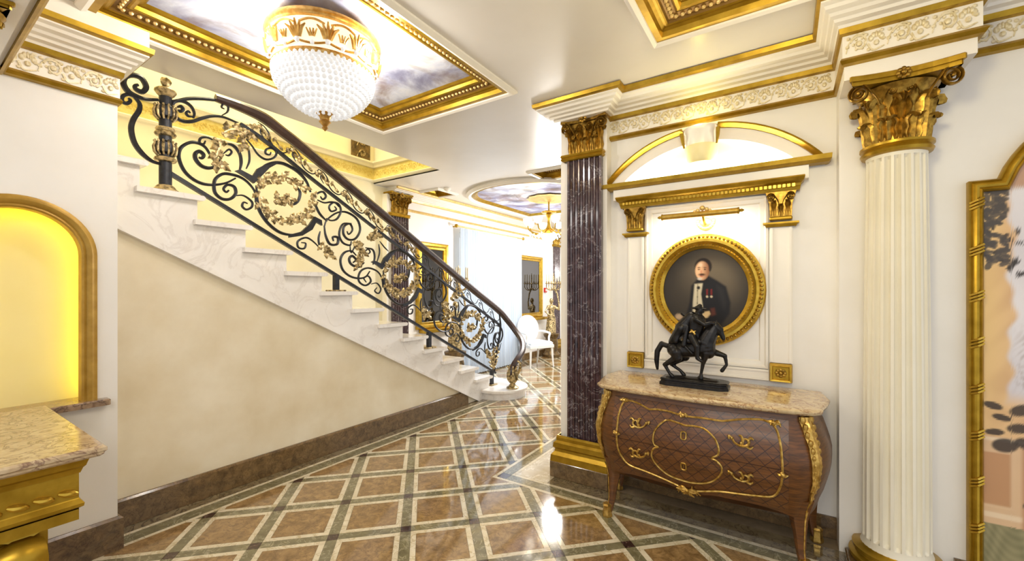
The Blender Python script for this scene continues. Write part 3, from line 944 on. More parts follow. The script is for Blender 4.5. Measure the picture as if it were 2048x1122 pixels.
NEXT = [([(2.784,1.695),(2.732,1.636),(2.647,1.619),(2.55,1.638),(2.471,1.697),(2.447,1.791),(2.487,1.862),(2.566,1.885),(2.623,1.844)],.011),
 ([(2.715,1.779),(2.647,1.73),(2.566,1.754),(2.542,1.804),(2.574,1.838),(2.618,1.802),(2.585,1.772)],.012),
 ([(2.732,1.931),(2.819,1.917),(2.844,1.845),(2.823,1.763)],.010),
 ([(2.715,1.879),(2.758,1.919),(2.787,1.892),(2.752,1.861)],.008),
 ([(2.895,1.982),(2.906,1.894),(2.873,1.795)],.008),
 ([(2.909,2.013),(2.965,1.959),(3.022,1.918)],.007),
 ([(2.95,1.529),(2.932,1.633),(2.873,1.699),(2.766,1.727),(2.681,1.698),(2.647,1.633),(2.664,1.577),(2.732,1.549),(2.796,1.591),(2.766,1.644),(2.711,1.624),(2.74,1.582)],.010),
 ([(2.801,1.564),(2.873,1.573),(2.922,1.514),(2.891,1.467),(2.844,1.494),(2.873,1.528)],.008)]
SPRAY = dict(
 first=[[(1.392,2.627),(1.427,2.597),(1.409,2.522),(1.392,2.468),(1.427,2.447)],[(1.445,2.683),(1.499,2.731),(1.555,2.739),(1.603,2.712),(1.584,2.643)],[(1.589,2.76),(1.623,2.776),(1.643,2.756)]],
 medal=[[(1.693,2.331),(1.734,2.394),(1.786,2.427)],[(1.808,2.41),(1.884,2.461),(1.952,2.453),(2.023,2.422),(2.083,2.412)],[(1.703,2.29),(1.713,2.216),(1.734,2.177)],[(1.776,2.162),(1.84,2.105),(1.918,2.083),(1.999,2.111),(2.083,2.141),(2.145,2.221),(2.177,2.323)],[(1.829,2.237),(1.896,2.283),(1.952,2.282)]],
 joint=[[(2.265,1.937),(2.293,1.874),(2.336,1.838)],[(2.598,1.983),(2.664,1.933),(2.681,1.863)]],
 next=[[(2.615,1.956),(2.681,1.92),(2.681,1.834),(2.639,1.761)],[(2.749,2.041),(2.819,2.056),(2.891,2.101)]])

def leaf_into(mb, p, ang, L, Wd, out=0.02, x=RX, th=0.004):
    """a small three-lobed curled leaf lying in the plane of the railing"""
    ca, sa = cos(ang), sin(ang)
    rows = [(0, 0.10, 0.0), (0.25, 0.62, 0.5), (0.42, 0.34, 0.8), (0.6, 0.55, 1.0), (0.78, 0.26, 0.9), (1.0, 0.04, 0.3)]
    vs = []; fs = []
    for t, w, b in rows:
        for sgn in (-1, 0, 1):
            u = t*L; v = sgn*w*Wd
            lift = out*b*(1.0 if sgn == 0 else 0.35)
            vs.append((x+0.006+lift, p[0]+u*ca-v*sa, p[1]+u*sa+v*ca))
    n = len(vs)
    vs += [(q[0]-th-0.012, q[1], q[2]) for q in vs]
    for i in range(len(rows)-1):
        for s_ in (0, 1):
            a = i*3+s_
            fs.append((a, a+1, a+4, a+3)); fs.append((n+a, n+a+3, n+a+4, n+a+1))
        fs.append((i*3, i*3+3, n+i*3+3, n+i*3)); fs.append((i*3+2, n+i*3+2, n+i*3+5, i*3+5))
    mb.add(vs, fs)
def spray(path, dy=0, dz=0, size=0.085, name='gilt_leaf_spray', step=0.027, mat='antique'):
    pts = [(y+dy, z+dz) for y, z in path]
    C = catmull([(0, y, z) for y, z in pts], 6)
    mb = MB()
    acc = 0; side = 1; last = C[0]
    for k in range(len(C)-1):
        d = C[k+1]-C[k]; acc += d.length
        if acc >= step or k == 0:
            acc = 0; side = -side
            a = atan2(d.z, d.y)+side*random.uniform(0.5, 1.05)
            leaf_into(mb, (C[k].y, C[k].z), a, size*random.uniform(0.7, 1.15), size*0.5)
    d = C[-1]-C[-2]
    leaf_into(mb, (C[-1].y, C[-1].z), atan2(d.z, d.y), size, size*0.45)
    mb.tube([(RX+0.004, q.y, q.z) for q in C], [0.006, 0.011, 0.011, 0.006], 5)
    mb.ball((RX+0.012, C[0].y, C[0].z), 0.012, 6, 4)
    mb.build(name, M[mat], rail, smooth=True)
def flat_iron(name, poly, dy, dz):
    q = [(y+dy, z+dz) for y, z in poly]
    MB().prism(q, lambda u, v, w: (w, u, v), RX-0.012, RX+0.014).build(name, M['iron'], rail)
def flower(y, z, r=0.04):
    mb = MB()
    for k in range(6):
        a = 2*pi*k/6
        mb.ball((RX+0.016, y+r*0.62*cos(a), z+r*0.62*sin(a)), r*0.42, 6, 4, (0.5, 1, 1))
    mb.ball((RX+0.026, y, z), r*0.36, 7, 5)
    mb.build('gilt_rosette', M['antique'], rail, smooth=True)
DY, DZ = 1.2545, -0.6355
for yz, r in START: iron('scroll', yz, r)
for yz, r in FIRST: iron('scroll', yz, r)
for p in SPRAY['first']: spray(p)
for k in range(3):
    dy, dz = DY*k, DZ*k
    if k == 1: dy, dz = 1.268, -0.632
    for yz, r in MEDAL: iron('medallion_scroll', yz, r, dy=dy, dz=dz)
    flat_iron('volute_plate', VEE1, dy, dz)
    flat_iron('volute_plate', VEE2, dy, dz)
    for p in SPRAY['medal']: spray(p, dy, dz, 0.076)
    flower(1.893+dy, 2.246+dz)
    for yz, r in JOINT: iron('scroll', yz, r, dy=dy, dz=dz)
    spray(SPRAY['joint'][0], dy, dz)
    if k < 2:
        spray(SPRAY['joint'][1], dy, dz)
        for yz, r in NEXT: iron('scroll', yz, r, dy=dy, dz=dz)
        for p in SPRAY['next']: spray(p, dy, dz)
# vine between the handrail and the upper rail
n_v = 13
for k in range(n_v):
    y0 = 1.70+0.262*k
    if y0 > 4.95: break
    zc = 2.83 - 0.52*(y0-1.70) - (0.02 if k == 0 else 0.0)
    tz = lambda u: -0.52*u
    mat = 'iron'
    wav = [(y0+u, zc+tz(u)+v) for u, v in ((0.0, 0.045), (0.05, 0.05), (0.09, 0.02), (0.10, -0.03), (0.14, -0.055), (0.20, -0.045), (0.24, 0.0), (0.262, 0.045))]
    iron('vine_scroll', wav, 0.006, flat=(1, 1))
    wav2 = [(y0+u, zc+tz(u)+v) for u, v in ((0.05, -0.05), (0.02, -0.02), (0.03, 0.015), (0.06, 0.01), (0.06, -0.015))]
    iron('vine_scroll', wav2, 0.006, flat=(1, 1))
    if k < 7:
        spray([(y0-0.03, zc+0.01), (y0+0.03, zc-0.0), (y0+0.07, zc-0.05)], 0, 0, 0.05, 'gilt_vine_leaf', 0.03)
        spray([(y0+0.13, zc-0.05), (y0+0.17, zc-0.10)], 0, 0, 0.042, 'gilt_vine_leaf', 0.03)
# end bar, feet and the acanthus foot of the last panel
iron('end_bar', [(5.09, 1.15), (5.12, 1.0), (5.10, 0.82), (5.02, 0.62), (4.98, 0.42), (4.97, LR(4.97))], 0.016)
for k in range(3):
    spray([(4.93+0.02*k, 0.36+0.03*k), (4.90+0.05*k, 0.46+0.04*k), (4.86+0.09*k, 0.55+0.05*k)], 0, 0, 0.08)
for i, y in ((4, 2.40), (8, 3.63), (12, 4.90)):
    zt = None
    for j in range(0, 13):
        yn, zn = nos(j)
        if yn-SY <= y-0.005 <= yn: zt = zn
    if zt is None: zt = zb
    MB().box(RX-0.022, RX+0.022, y-0.022, y+0.022, zt, LR(y)).build('support_leg', M['iron'], rail)
    MB().box(RX-0.055, RX+0.055, y-0.075, y+0.075, zt, zt+0.014, 0.004).build('foot_plate', M['antique'], rail)
# bottom newel vase under the curl of the handrail
VX, VY = -3.20, 4.90
MB().lathe([(0.085, 0), (0.088, 0.015), (0.06, 0.03), (0.035, 0.06), (0.05, 0.09), (0.062, 0.13), (0.055, 0.18), (0.03, 0.22), (0.04, 0.26)], (VX, VY, zb), 14).build('bottom_newel', M['antique'], rail, smooth=True)
gl = MB()
for k in range(7):
    a = 2*pi*k/7
    gl.tube([(VX+q*cos(a), VY+q*sin(a), zb+h) for q, h in ((0.03, 0.07), (0.068, 0.12), (0.07, 0.2), (0.05, 0.27), (0.075, 0.31))], [0.010, 0.016, 0.008], 5)
gl.build('gilt_leaf_cup', M['antique'], rail, smooth=True)
MB().tube(catmull([(VX+0.03, VY+0.02, zb+0.15), (VX+0.09, VY+0.03, zb+0.24), (VX+0.11, VY+0.03, zb+0.34), (VX+0.07, VY+0.02, zb+0.38)], 4), [0.014, 0.02, 0.012], 6).build('gilt_acanthus', M['antique'], rail, smooth=True)
# ================================================================== columns, pilasters and their gilt capitals
def acanthus_mesh():
    prof = [(0.0, 0.0), (0.03, 0.25), (0.055, 0.5), (0.09, 0.72), (0.17, 0.90), (0.27, 0.96), (0.33, 0.88), (0.31, 0.80)]
    wid = [0.34, 0.50, 0.38, 0.52, 0.36, 0.42, 0.22, 0.10]
    offs = [(-1, -0.12), (-0.72, 0.02), (-0.4, -0.07), (0, 0.07), (0.4, -0.07), (0.72, 0.02), (1, -0.12)]
    vs = []; fs = []
    for back in (0, 1):
        for (x, z), w in zip(prof, wid):
            for (y, d) in offs:
                vs.append((x+d*(0.6+0.6*w)-back*0.05, y*w, z-back*0.02))
    n = len(prof); m = len(offs); q = n*m
    for i in range(n-1):
        for j in range(m-1):
            a = i*m+j
            fs.append((a, a+1, a+m+1, a+m)); fs.append((q+a, q+a+m, q+a+m+1, q+a+1))
        fs.append((i*m, (i+1)*m, q+(i+1)*m, q+i*m)); fs.append((i*m+m-1, q+i*m+m-1, q+(i+1)*m+m-1, (i+1)*m+m-1))
    fs.append(tuple((n-1)*m+j for j in range(m))+tuple(q+(n-1)*m+j for j in reversed(range(m))))
    mb = MB(); mb.add(vs, fs)
    return mb
def volute_mesh():
    """spiral facing -Y with its stalk curling up from below; unit radius 1, spiral centre at the origin"""
    pts = []
    for k in range(41):
        t = k/40
        a = pi*0.5-2*pi*2.3*t
        r = 1.0-0.84*t
        pts.append((r*cos(a), -0.10*t*2, r*sin(a)))
    stalk = catmull([(-1.75, 0.5, -1.7), (-1.5, 0.3, -0.9), (-1.0, 0.08, 0.0), (-0.55, 0, 0.75), (0, 0, 1.0)], 4)[:-1]
    mb = MB()
    mb.tube(stalk+[Vector(p) for p in pts], [0.10, 0.13, 0.14, 0.13, 0.11, 0.09, 0.07], 6, up=(0, 1, 0), flat=(1, 2.6))
    mb.ball((0, -0.28, 0), 0.2, 8, 5)
    return mb
ACA = acanthus_mesh(); VOL = volute_mesh()
def protos(parent):
    a = ACA.build('acanthus_leaf', M['bronze'], parent, smooth=True, local=True)
    v = VOL.build('volute', M['bronze'], parent, smooth=True, local=True)
    return a, v
_first = {}
def inst(mb, name, parent, loc, rz, sc, mat='bronze'):
    key = (name, mat)
    if key not in _first:
        o = mb.build(name, M[mat], parent, smooth=True, local=True); _first[key] = o
    else:
        o = dup(_first[key], parent)
    o.location = loc; o.rotation_euler = (0, 0, rz); o.scale = sc
    return o
def flower_mb():
    mb = MB()
    for k in range(8):
        a = 2*pi*k/8
        mb.ball((0.66*cos(a), 0, 0.66*sin(a)), 0.36, 6, 4, (1, 0.6, 1))
    mb.ball((0, -0.15, 0), 0.4, 8, 5)
    return mb
FLO = flower_mb()

def round_capital(root, c, z0, z1, r, half, mat='bronze'):
    """Corinthian capital on a round shaft; c = local centre"""
    H = z1-z0
    MB().lathe([(r*0.92, z0), (r*0.9, z0+H*0.4), (r*1.02, z0+H*0.7), (r*1.25, z0+H*0.84)], (c[0], c[1], 0), 24).build('bell', M[mat], root, smooth=True, local=True)
    for row, n, h, ph in ((0, 8, 0.36, 0.5), (1, 8, 0.66, 0.0)):
        for k in range(n):
            a = -pi/2+2*pi*(k+ph)/n
            if sin(a) > 0.75: continue
            s = H*h*1.05
            rr = r*0.92
            zz = z0
            w = r*0.70 if row == 0 else r*0.66
            inst(ACA, 'acanthus_leaf', root, (c[0]+rr*cos(a), c[1]+rr*sin(a), zz), a, (H*0.42 if row == 0 else H*0.55, w, s), mat)
    for a in (-pi/2, pi, 0):
        nx, ny = cos(a), sin(a); tx, ty = -sin(a), cos(a)
        for sg in (-1, 1):
            if a != -pi/2: continue
            d = half*0.80; f = half*0.78
            R_ = H*0.135
            o = inst(VOL, 'volute', root, (c[0]+nx*f+tx*d*sg, c[1]+ny*f+ty*d*sg, z0+H*0.755), a+pi/2+0.35*sg, (R_*sg, R_, R_), mat)
        inst(FLO, 'abacus_flower', root, (c[0]+nx*half*0.86, c[1]+ny*half*0.86, z0+H*0.93), a+pi/2, (H*0.09,)*3, mat)
        # inner spirals under the flower
        for sg in (-1, 1):
            inst(VOL, 'inner_volute', root, (c[0]+nx*half*0.66+tx*half*0.17*sg, c[1]+ny*half*0.66+ty*half*0.17*sg, z0+H*0.74), a+pi/2, (-H*0.055*sg, H*0.055, H*0.06), mat)
    # corner leaves under the volutes
    for a in (-pi*3/4, -pi/4, pi*3/4, pi/4):
        inst(ACA, 'acanthus_leaf', root, (c[0]+r*cos(a), c[1]+r*sin(a), z0+H*0.22), a, (H*0.42, r*0.62, H*0.46), mat)
    # concave-sided abacus
    pts = []
    for q in range(4):
        a = -pi/2+q*pi/2
        nx, ny = cos(a), sin(a); tx, ty = -sin(a), cos(a)
        for k in range(9):
            t = -1+2*k/8
            dpt = half*(0.84+0.16*t*t)
            pts.append((c[0]+nx*dpt+tx*half*t*0.97, c[1]+ny*dpt+ty*half*t*0.97))
    MB().prism(inset(pts, 0.012), FL, z0+H*0.86, z0+H*0.92).build('abacus_lower', M['gold'], root, local=True)
    MB().prism(pts, FL, z0+H*0.92, z1, 0.004).build('abacus', M['gold'], root, local=True)

def flat_capital(root, hx, z0, z1, y_wall, depth, mat='bronze', ring='gold', over=0.05, nl=3):
    """Corinthian pilaster capital, front at y = -depth"""
    H = z1-z0
    bell = [(-hx*0.94, z0), (hx*0.94, z0), (hx*0.96, z0+H*0.5), (hx*1.2, z0+H*0.84), (-hx*1.2, z0+H*0.84), (-hx*0.96, z0+H*0.5)]
    MB().prism(bell, lambda u, v, w: (u, w, v), y_wall, -depth*0.96).build('bell', M[mat], root, local=True)
    for k in range(nl):
        x = -hx*0.86+2*hx*0.86*(k+0.5)/nl
        inst(ACA, 'acanthus_leaf', root, (x, -depth*0.95, z0), -pi/2, (H*0.42, hx*1.62/nl, H*0.42), mat)
    for k in range(nl+1):
        x = -hx*0.82+2*hx*0.82*k/nl
        inst(ACA, 'acanthus_leaf', root, (x, -depth*0.93, z0+H*0.02), -pi/2, (H*0.62, hx*1.40/nl, H*0.68), mat)
    for sg in (-1, 1):
        a = 0 if sg > 0 else pi
        inst(ACA, 'acanthus_leaf', root, (sg*hx*0.93, -depth*0.55, z0), a, (H*0.26, hx*0.36, H*0.40), mat)
        inst(ACA, 'acanthus_leaf', root, (sg*hx*0.93, -depth*0.75, z0+H*0.1), a+(-0.5*sg), (H*0.42, hx*0.40, H*0.58), mat)
        R_ = H*0.15
        inst(VOL, 'volute', root, (sg*hx*1.02, -depth*1.16, z0+H*0.72), 0.3*sg, (R_*sg, R_, R_), mat)
        inst(VOL, 'inner_volute', root, (sg*hx*0.30, -depth*1.06, z0+H*0.72), 0, (-H*0.075*sg, H*0.06, H*0.08), mat)
        for q in range(2):
            mbx = (sg*hx*(0.42+0.2*q), -depth*1.1, z0+H*(0.56-0.08*q))
            inst(FLO, 'leaf_bud', root, mbx, 0, (H*0.055,)*3, mat)
    inst(FLO, 'abacus_flower', root, (0, -depth*1.22-0.01, z0+H*0.90), 0, (H*0.12,)*3, mat)
    pts = [(-hx*1.28-over*0.3, y_wall), (-hx*1.28-over*0.3, -depth-over)]
    for k in range(9):
        t = -1+2*k/8
        pts.append((hx*1.2*t, -depth-over*(0.25+0.75*t*t)))
    pts += [(hx*1.28+over*0.3, -depth-over), (hx*1.28+over*0.3, y_wall)]
    MB().prism(inset(pts[::-1], 0.01), FL, z0+H*0.85, z0+H*0.92).build('abacus_lower', M[mat], root, local=True)
    MB().prism(pts[::-1], FL, z0+H*0.92, z1, 0.004).build('abacus', M[ring], root, local=True)

# white fluted column -------------------------------------------------
CX, CY = 0.485, 2.97
col = thing('fluted_column', 'white fluted round column with large gilt leaf capital on the right', 'column', (CX, CY, 0))
def fluted_shaft(r0, r1, z0, z1, n=20):
    prof = []
    for k in range(n):
        a = 2*pi*k/n; da = 2*pi/n
        for t, d in ((0.0, 0), (0.30, 0), (0.34, 0.06), (0.46, 0.13), (0.65, 0.16), (0.84, 0.13), (0.96, 0.06)):
            prof.append((a+da*t, 1-d))
    m = len(prof); rows = []
    for i in range(9):
        t = i/8
        r = r0+(r1-r0)*t**1.6
        fl = 1.0
        rows.append((z0+(z1-z0)*t, r, fl))
    rows = [(z0, r0*1.06, 0), (z0+0.02, r0*1.01, 0), (z0+0.035, r0, 0), (z0+0.05, r0, 1)]+rows[1:-1]+[(z1-0.05, r1, 1), (z1-0.035, r1, 0), (z1, r1*1.03, 0)]
    vs = []; fs = []
    for z, r, fl in rows:
        for a, q in prof:
            rr = r*(1-(1-q)*fl)
            vs.append((rr*cos(a), rr*sin(a), z))
    for i in range(len(rows)-1):
        for k in range(m):
            k2 = (k+1) % m
            fs.append((i*m+k, i*m+k2, (i+1)*m+k2, (i+1)*m+k))
    return MB().add(vs, fs)
fluted_shaft(0.138, 0.122, 0.14, 2.225).build('shaft', M['column_white'], col, smooth=True, local=True)
MB().lathe([(0.19, 0.05), (0.198, 0.065), (0.196, 0.08), (0.172, 0.09), (0.168, 0.10), (0.182, 0.11), (0.182, 0.123), (0.150, 0.135), (0.142, 0.147), (0.12, 0.147)], (0, 0, 0), 36).build('base_torus', M['gold'], col, smooth=True, local=True)
MB().box(-0.21, 0.21, -0.205, 0.05, 0.0, 0.05, 0.006).build('plinth', M['marble_skirt'], col, local=True)
MB().lathe([(0.12, 2.205), (0.142, 2.212), (0.148, 2.226), (0.14, 2.236), (0.136, 2.24), (0.150, 2.25), (0.150, 2.262), (0.12, 2.272)], (0, 0, 0), 32).build('neck_ring', M['gold'], col, smooth=True, local=True)
round_capital(col, (0, 0.0), 2.26, 2.60, 0.135, 0.212)

# dark marble pilaster ------------------------------------------------
def pilaster(name, label, loc, rz, width, group=None):
    root = thing(name, label, 'pilaster', loc, rz, group)
    hw = width/2
    MB().box(-hw-0.075, hw+0.03, -0.095, 0.0, 0.0, 2.84).build('white_backing', M['white'], root, local=True)
    pts = [(-hw, -0.09), (-hw, -0.135)]
    nf = 6
    for k in range(nf):
        a = -hw+0.012+(width-0.024)*k/nf; b = -hw+0.012+(width-0.024)*(k+1)/nf; w = b-a
        pts += [(a+w*0.12, -0.135), (a+w*0.25, -0.124), (a+w*0.5, -0.119), (a+w*0.75, -0.124), (a+w*0.88, -0.135)]
    pts += [(hw, -0.135), (hw, -0.09)]
    MB().prism(pts, FL, 0.30, 2.56).build('shaft', M['marble_purple'], root, local=True)
    bp = [(hw+0.022, 0.0), (hw+0.022, -0.148), (-hw-0.075, -0.148), (-hw-0.075, 0.0)]
    MB().sweep(bp, [(0, 0.327), (0.006, 0.327), (0.012, 0.31), (0.010, 0.285), (0.028, 0.27), (0.032, 0.235), (0.018, 0.22), (0.022, 0.20), (0.044, 0.175), (0.048, 0.125), (0, 0.125)]).build('gilt_base', M['gold'], root, local=True)
    MB().box(-hw-0.125, hw+0.075, -0.20, 0.0, 0.0, 0.125, 0.004).build('plinth', M['marble_skirt'], root, local=True)
    rp = [(hw-0.002, 0.0), (hw-0.002, -0.135), (-hw-0.03, -0.135), (-hw-0.03, 0.0)]
    MB().sweep(rp, [(0, 2.535), (0.014, 2.54), (0.02, 2.55), (0.012, 2.56), (0.022, 2.57), (0.018, 2.585), (0, 2.59)]).build('neck_ring', M['gold'], root, local=True)
    flat_capital(root, hw*1.0, 2.58, 2.875, 0.0, 0.125, 'bronze', 'gold')
    return root
pil = pilaster('marble_pilaster', 'dark purple marble pilaster with gilt capital beside the commode', (-1.333, 3.2, 0), 0, 0.287, 'dark marble pilasters')
dup_tree(pil, (-4.71, 4.11, 0), pi/2, 'dark marble pilaster half hidden behind the stair railing')
dup_tree(pil, (-4.72, 8.98, 0), pi/2, 'dark marble pilaster at the far end of the hall behind a candelabrum')

# ================================================================== aedicule round the portrait
aed = thing('pediment_surround', 'white and gold arched surround framing the oval portrait on the wall', 'wall surround', (-0.5, 3.2, 0.9))
WY = 3.2
mz = XZ(WY)
AC = -0.50; AR = 0.872; AZ = 2.642-AR
def arcpts(hw, base, apex, n=28):
    s_ = apex-base; R_ = (hw*hw+s_*s_)/(2*s_)
    a0 = math.asin(hw/R_)
    return [(AC+R_*sin(-a0+2*a0*k/n), apex-R_+R_*cos(-a0+2*a0*k/n)) for k in range(n+1)]
out_arc = arcpts(0.70, 2.30, 2.642)
in_arc = arcpts(0.555, 2.315, 2.535)
# gold outer moulding in two runs, interrupted by the keystone
cut = [i for i, p in enumerate(out_arc) if p[0] < AC-0.10], [i for i, p in enumerate(out_arc) if p[0] > AC+0.10]
for idx in cut:
    path = [out_arc[i] for i in idx]
    MB().sweep(path, [(0.0, 0.0), (0.0, 0.085), (-0.012, 0.09), (-0.020, 0.075), (-0.03, 0.06), (-0.034, 0.0)], mz).build('arch_moulding', M['gold'], aed)
bd = MB()
n = len(out_arc)
mid_out = arcpts(0.668, 2.30, 2.61)
for i in range(n-1):
    bd.prism([mid_out[i], mid_out[i+1], in_arc[i+1], in_arc[i]], mz, 0.0, 0.045)
bd.build('arch_band', M['white'], aed)
lf = MB()
for i in range(n-1):
    lf.prism([in_arc[i], in_arc[i+1], (in_arc[i+1][0], 2.30), (in_arc[i][0], 2.30)], mz, 0.0, 0.006)
lf.build('lunette_field', M['white'], aed)
# keystone: cap block with side scrolls, tapered rounded body
MB().lathe([(0.0, 2.632), (0.118, 2.632), (0.122, 2.62), (0.116, 2.60), (0.108, 2.585), (0.102, 2.50), (0.0, 2.50)], (AC, WY-0.012, 0), 28, sy=0.95).build('keystone_cap', M['white'], aed, smooth=True)
MB().lathe([(0.108, 2.505), (0.110, 2.49), (0.104, 2.44), (0.098, 2.395), (0.090, 2.385), (0.0, 2.385)], (AC, WY-0.014, 0), 28, sy=1.0).build('keystone', M['keystone'] if 'keystone' in M else M['white'], aed, smooth=True)
for sg in (-1, 1):
    MB().tube([(AC+sg*0.116, WY-0.09, 2.60), (AC+sg*0.112, WY-0.075, 2.55), (AC+sg*0.104, WY-0.06, 2.50)], [0.014, 0.012, 0.006], 6).build('keystone_scroll', M['gold'], aed, smooth=True)
# ledge
led = [(0.20, WY), (0.20, WY-0.02), (-1.20, WY-0.02), (-1.20, WY)]
MB().sweep(led, [(0, 2.268), (0.05, 2.272), (0.085, 2.285), (0.09, 2.312), (0.0, 2.312)], scales=[0.3, 1, 0.3]).build('ledge', M['gold'], aed)
MB().box(-1.12, 0.115, WY-0.06, WY, 2.19, 2.27).build('ledge_band', M['white'], aed)
cor = [(0.06, WY), (0.06, WY-0.03), (-1.055, WY-0.03), (-1.055, WY)]
MB().sweep(cor, [(0, 2.125), (0.02, 2.127), (0.026, 2.145), (0.03, 2.15), (0.034, 2.166), (0.06, 2.178), (0.072, 2.198), (0.07, 2.206), (0, 2.206)], scales=[0.5, 1, 0.5]).build('cornice', M['gold'], aed)
dn = MB(); nd = 44
for k in range(nd):
    x = -1.05+1.10*(k+0.5)/nd
    dn.box(x-0.0075, x+0.0075, WY-0.067, WY-0.054, 2.147, 2.166)
tag(dn.build('dentil_row', M['gold_bright'], aed), kind='stuff')
for x in (-0.957, -0.030):
    r2 = aed
    cap = MB().prism([(x-0.058, 1.955), (x+0.058, 1.955), (x+0.062, 2.05), (x+0.082, 2.125), (x-0.082, 2.125), (x-0.062, 2.05)], mz, 0, 0.055)
    co = cap.build('bracket_capital', M['bronze'], aed)
    for q in (-1, 0, 1):
        lv = MB(); base = Vector((x+q*0.038, WY-0.055, 1.965))
        for v in ACA.v: lv.v.append(Vector((base.x+v.y*0.034, base.y-v.x*0.055, base.z+v.z*(0.11 if q else 0.085))))
        lv.f = [list(f) for f in ACA.f]; lv.mi = [0]*len(lv.f)
        lv.build('acanthus_leaf', M['bronze'], co, smooth=True)
    for sg in (-1, 1):
        lv = MB()
        for v in VOL.v: lv.v.append(Vector((x+sg*(0.052+v.x*0.024), WY-0.066+v.y*0.02, 2.092+v.z*0.024)))
        lv.f = [list(f) for f in VOL.f]; lv.mi = [0]*len(lv.f)
        lv.build('volute', M['bronze'], co, smooth=True)
    MB().box(x-0.062, x+0.062, WY-0.062, WY, 1.945, 1.968, 0.006).build('bracket_foot', M['gold'], aed)
    MB().sweep([(x+0.075, WY), (x+0.075, WY-0.03), (x-0.075, WY-0.03), (x-0.075, WY)], [(0, 1.905), (0.006, 1.905), (0.012, 1.918), (0.022, 1.924), (0.022, 1.934), (0, 1.936)]).build('impost', M['gold'], aed)
    # flat white pilaster strip with raised edges
    st_ = MB().box(x-0.062, x+0.062, WY-0.022, WY, 1.035, 1.905)
    so = st_.build('pilaster_strip', M['white'], aed)
    ed = MB()
    for e in (-0.056, 0.044): ed.box(x+e, x+e+0.012, WY-0.03, WY-0.02, 1.04, 1.90)
    ed.build('strip_edge', M['white'], so)
    # gilt square rosette block
    rb = MB().box(x-0.062, x+0.062, WY-0.045, WY, 0.915, 1.033, 0.006).build('rosette_block', M['gold'], aed)
    fr = MB().sweep([(x-0.06, 0.917), (x+0.06, 0.917), (x+0.06, 1.031), (x-0.06, 1.031)], [(0, 0.045), (0.004, 0.056), (0.014, 0.054), (0.018, 0.045)], mz, closed=True)
    fr.build('rosette_frame', M['gold_bright'], rb)
    fm = MB()
    for v in FLO.v: fm.v.append(Vector((x+v.x*0.034, WY-0.046+v.y*0.02, 0.974+v.z*0.03)))
    fm.f = [list(f) for f in FLO.f]; fm.mi = [0]*len(fm.f)
    fm.build('rosette', M['bronze'], rb, smooth=True)
# panel frame and bottom rail
pf = [(-0.888, 0.99), (-0.099, 0.99), (-0.099, 2.12), (-0.888, 2.12)]
MB().sweep(pf, [(0, 0), (0, 0.018), (0.012, 0.022), (0.022, 0.012), (0.045, 0.010), (0.052, 0.0)], mz, closed=True).build('panel_moulding', M['white'], aed)
br = MB().box(-0.893, -0.094, WY-0.022, WY, 0.915, 0.985)
br.box(-0.893, -0.094, WY-0.03, WY-0.02, 0.972, 0.983).box(-0.893, -0.094, WY-0.03, WY-0.02, 0.917, 0.928)
br.build('bottom_rail', M['white'], aed)

# ---------------------------------------------------------------- oval portrait
PX, PZ = -0.482, 1.503
por = thing('oval_portrait', 'oval gilt framed portrait of a gentleman with moustache in a dark coat', 'painting', (PX, 3.2, PZ-0.386))
def ell(rx, rz, n=72): return [(PX+rx*cos(2*pi*k/n), PZ+rz*sin(2*pi*k/n)) for k in range(n)]
el = ell(0.37, 0.386)
MB().sweep(el, [(0.0, 0.004), (-0.004, 0.03), (0.004, 0.042), (0.018, 0.046), (0.026, 0.05), (0.034, 0.062), (0.05, 0.062), (0.062, 0.046), (0.070, 0.036), (0.078, 0.040), (0.086, 0.034), (0.098, 0.024), (0.10, 0.004)], mz, closed=True).build('frame', M['gold_bright'], por, smooth=True)
bd = MB()
for k in range(84):
    a = 2*pi*k/84
    bd.ball((PX+0.352*cos(a), 3.2-0.05, PZ+0.368*sin(a)), 0.0095, 6, 4)
tag(bd.build('outer_bead_row', M['bronze'], por, smooth=True), kind='stuff')
bd = MB()
for k in range(90):
    a = 2*pi*k/90
    bd.ball((PX+0.298*cos(a), 3.2-0.036, PZ+0.314*sin(a)), 0.0065, 6, 4)
tag(bd.build('inner_bead_row', M['bronze'], por, smooth=True), kind='stuff')

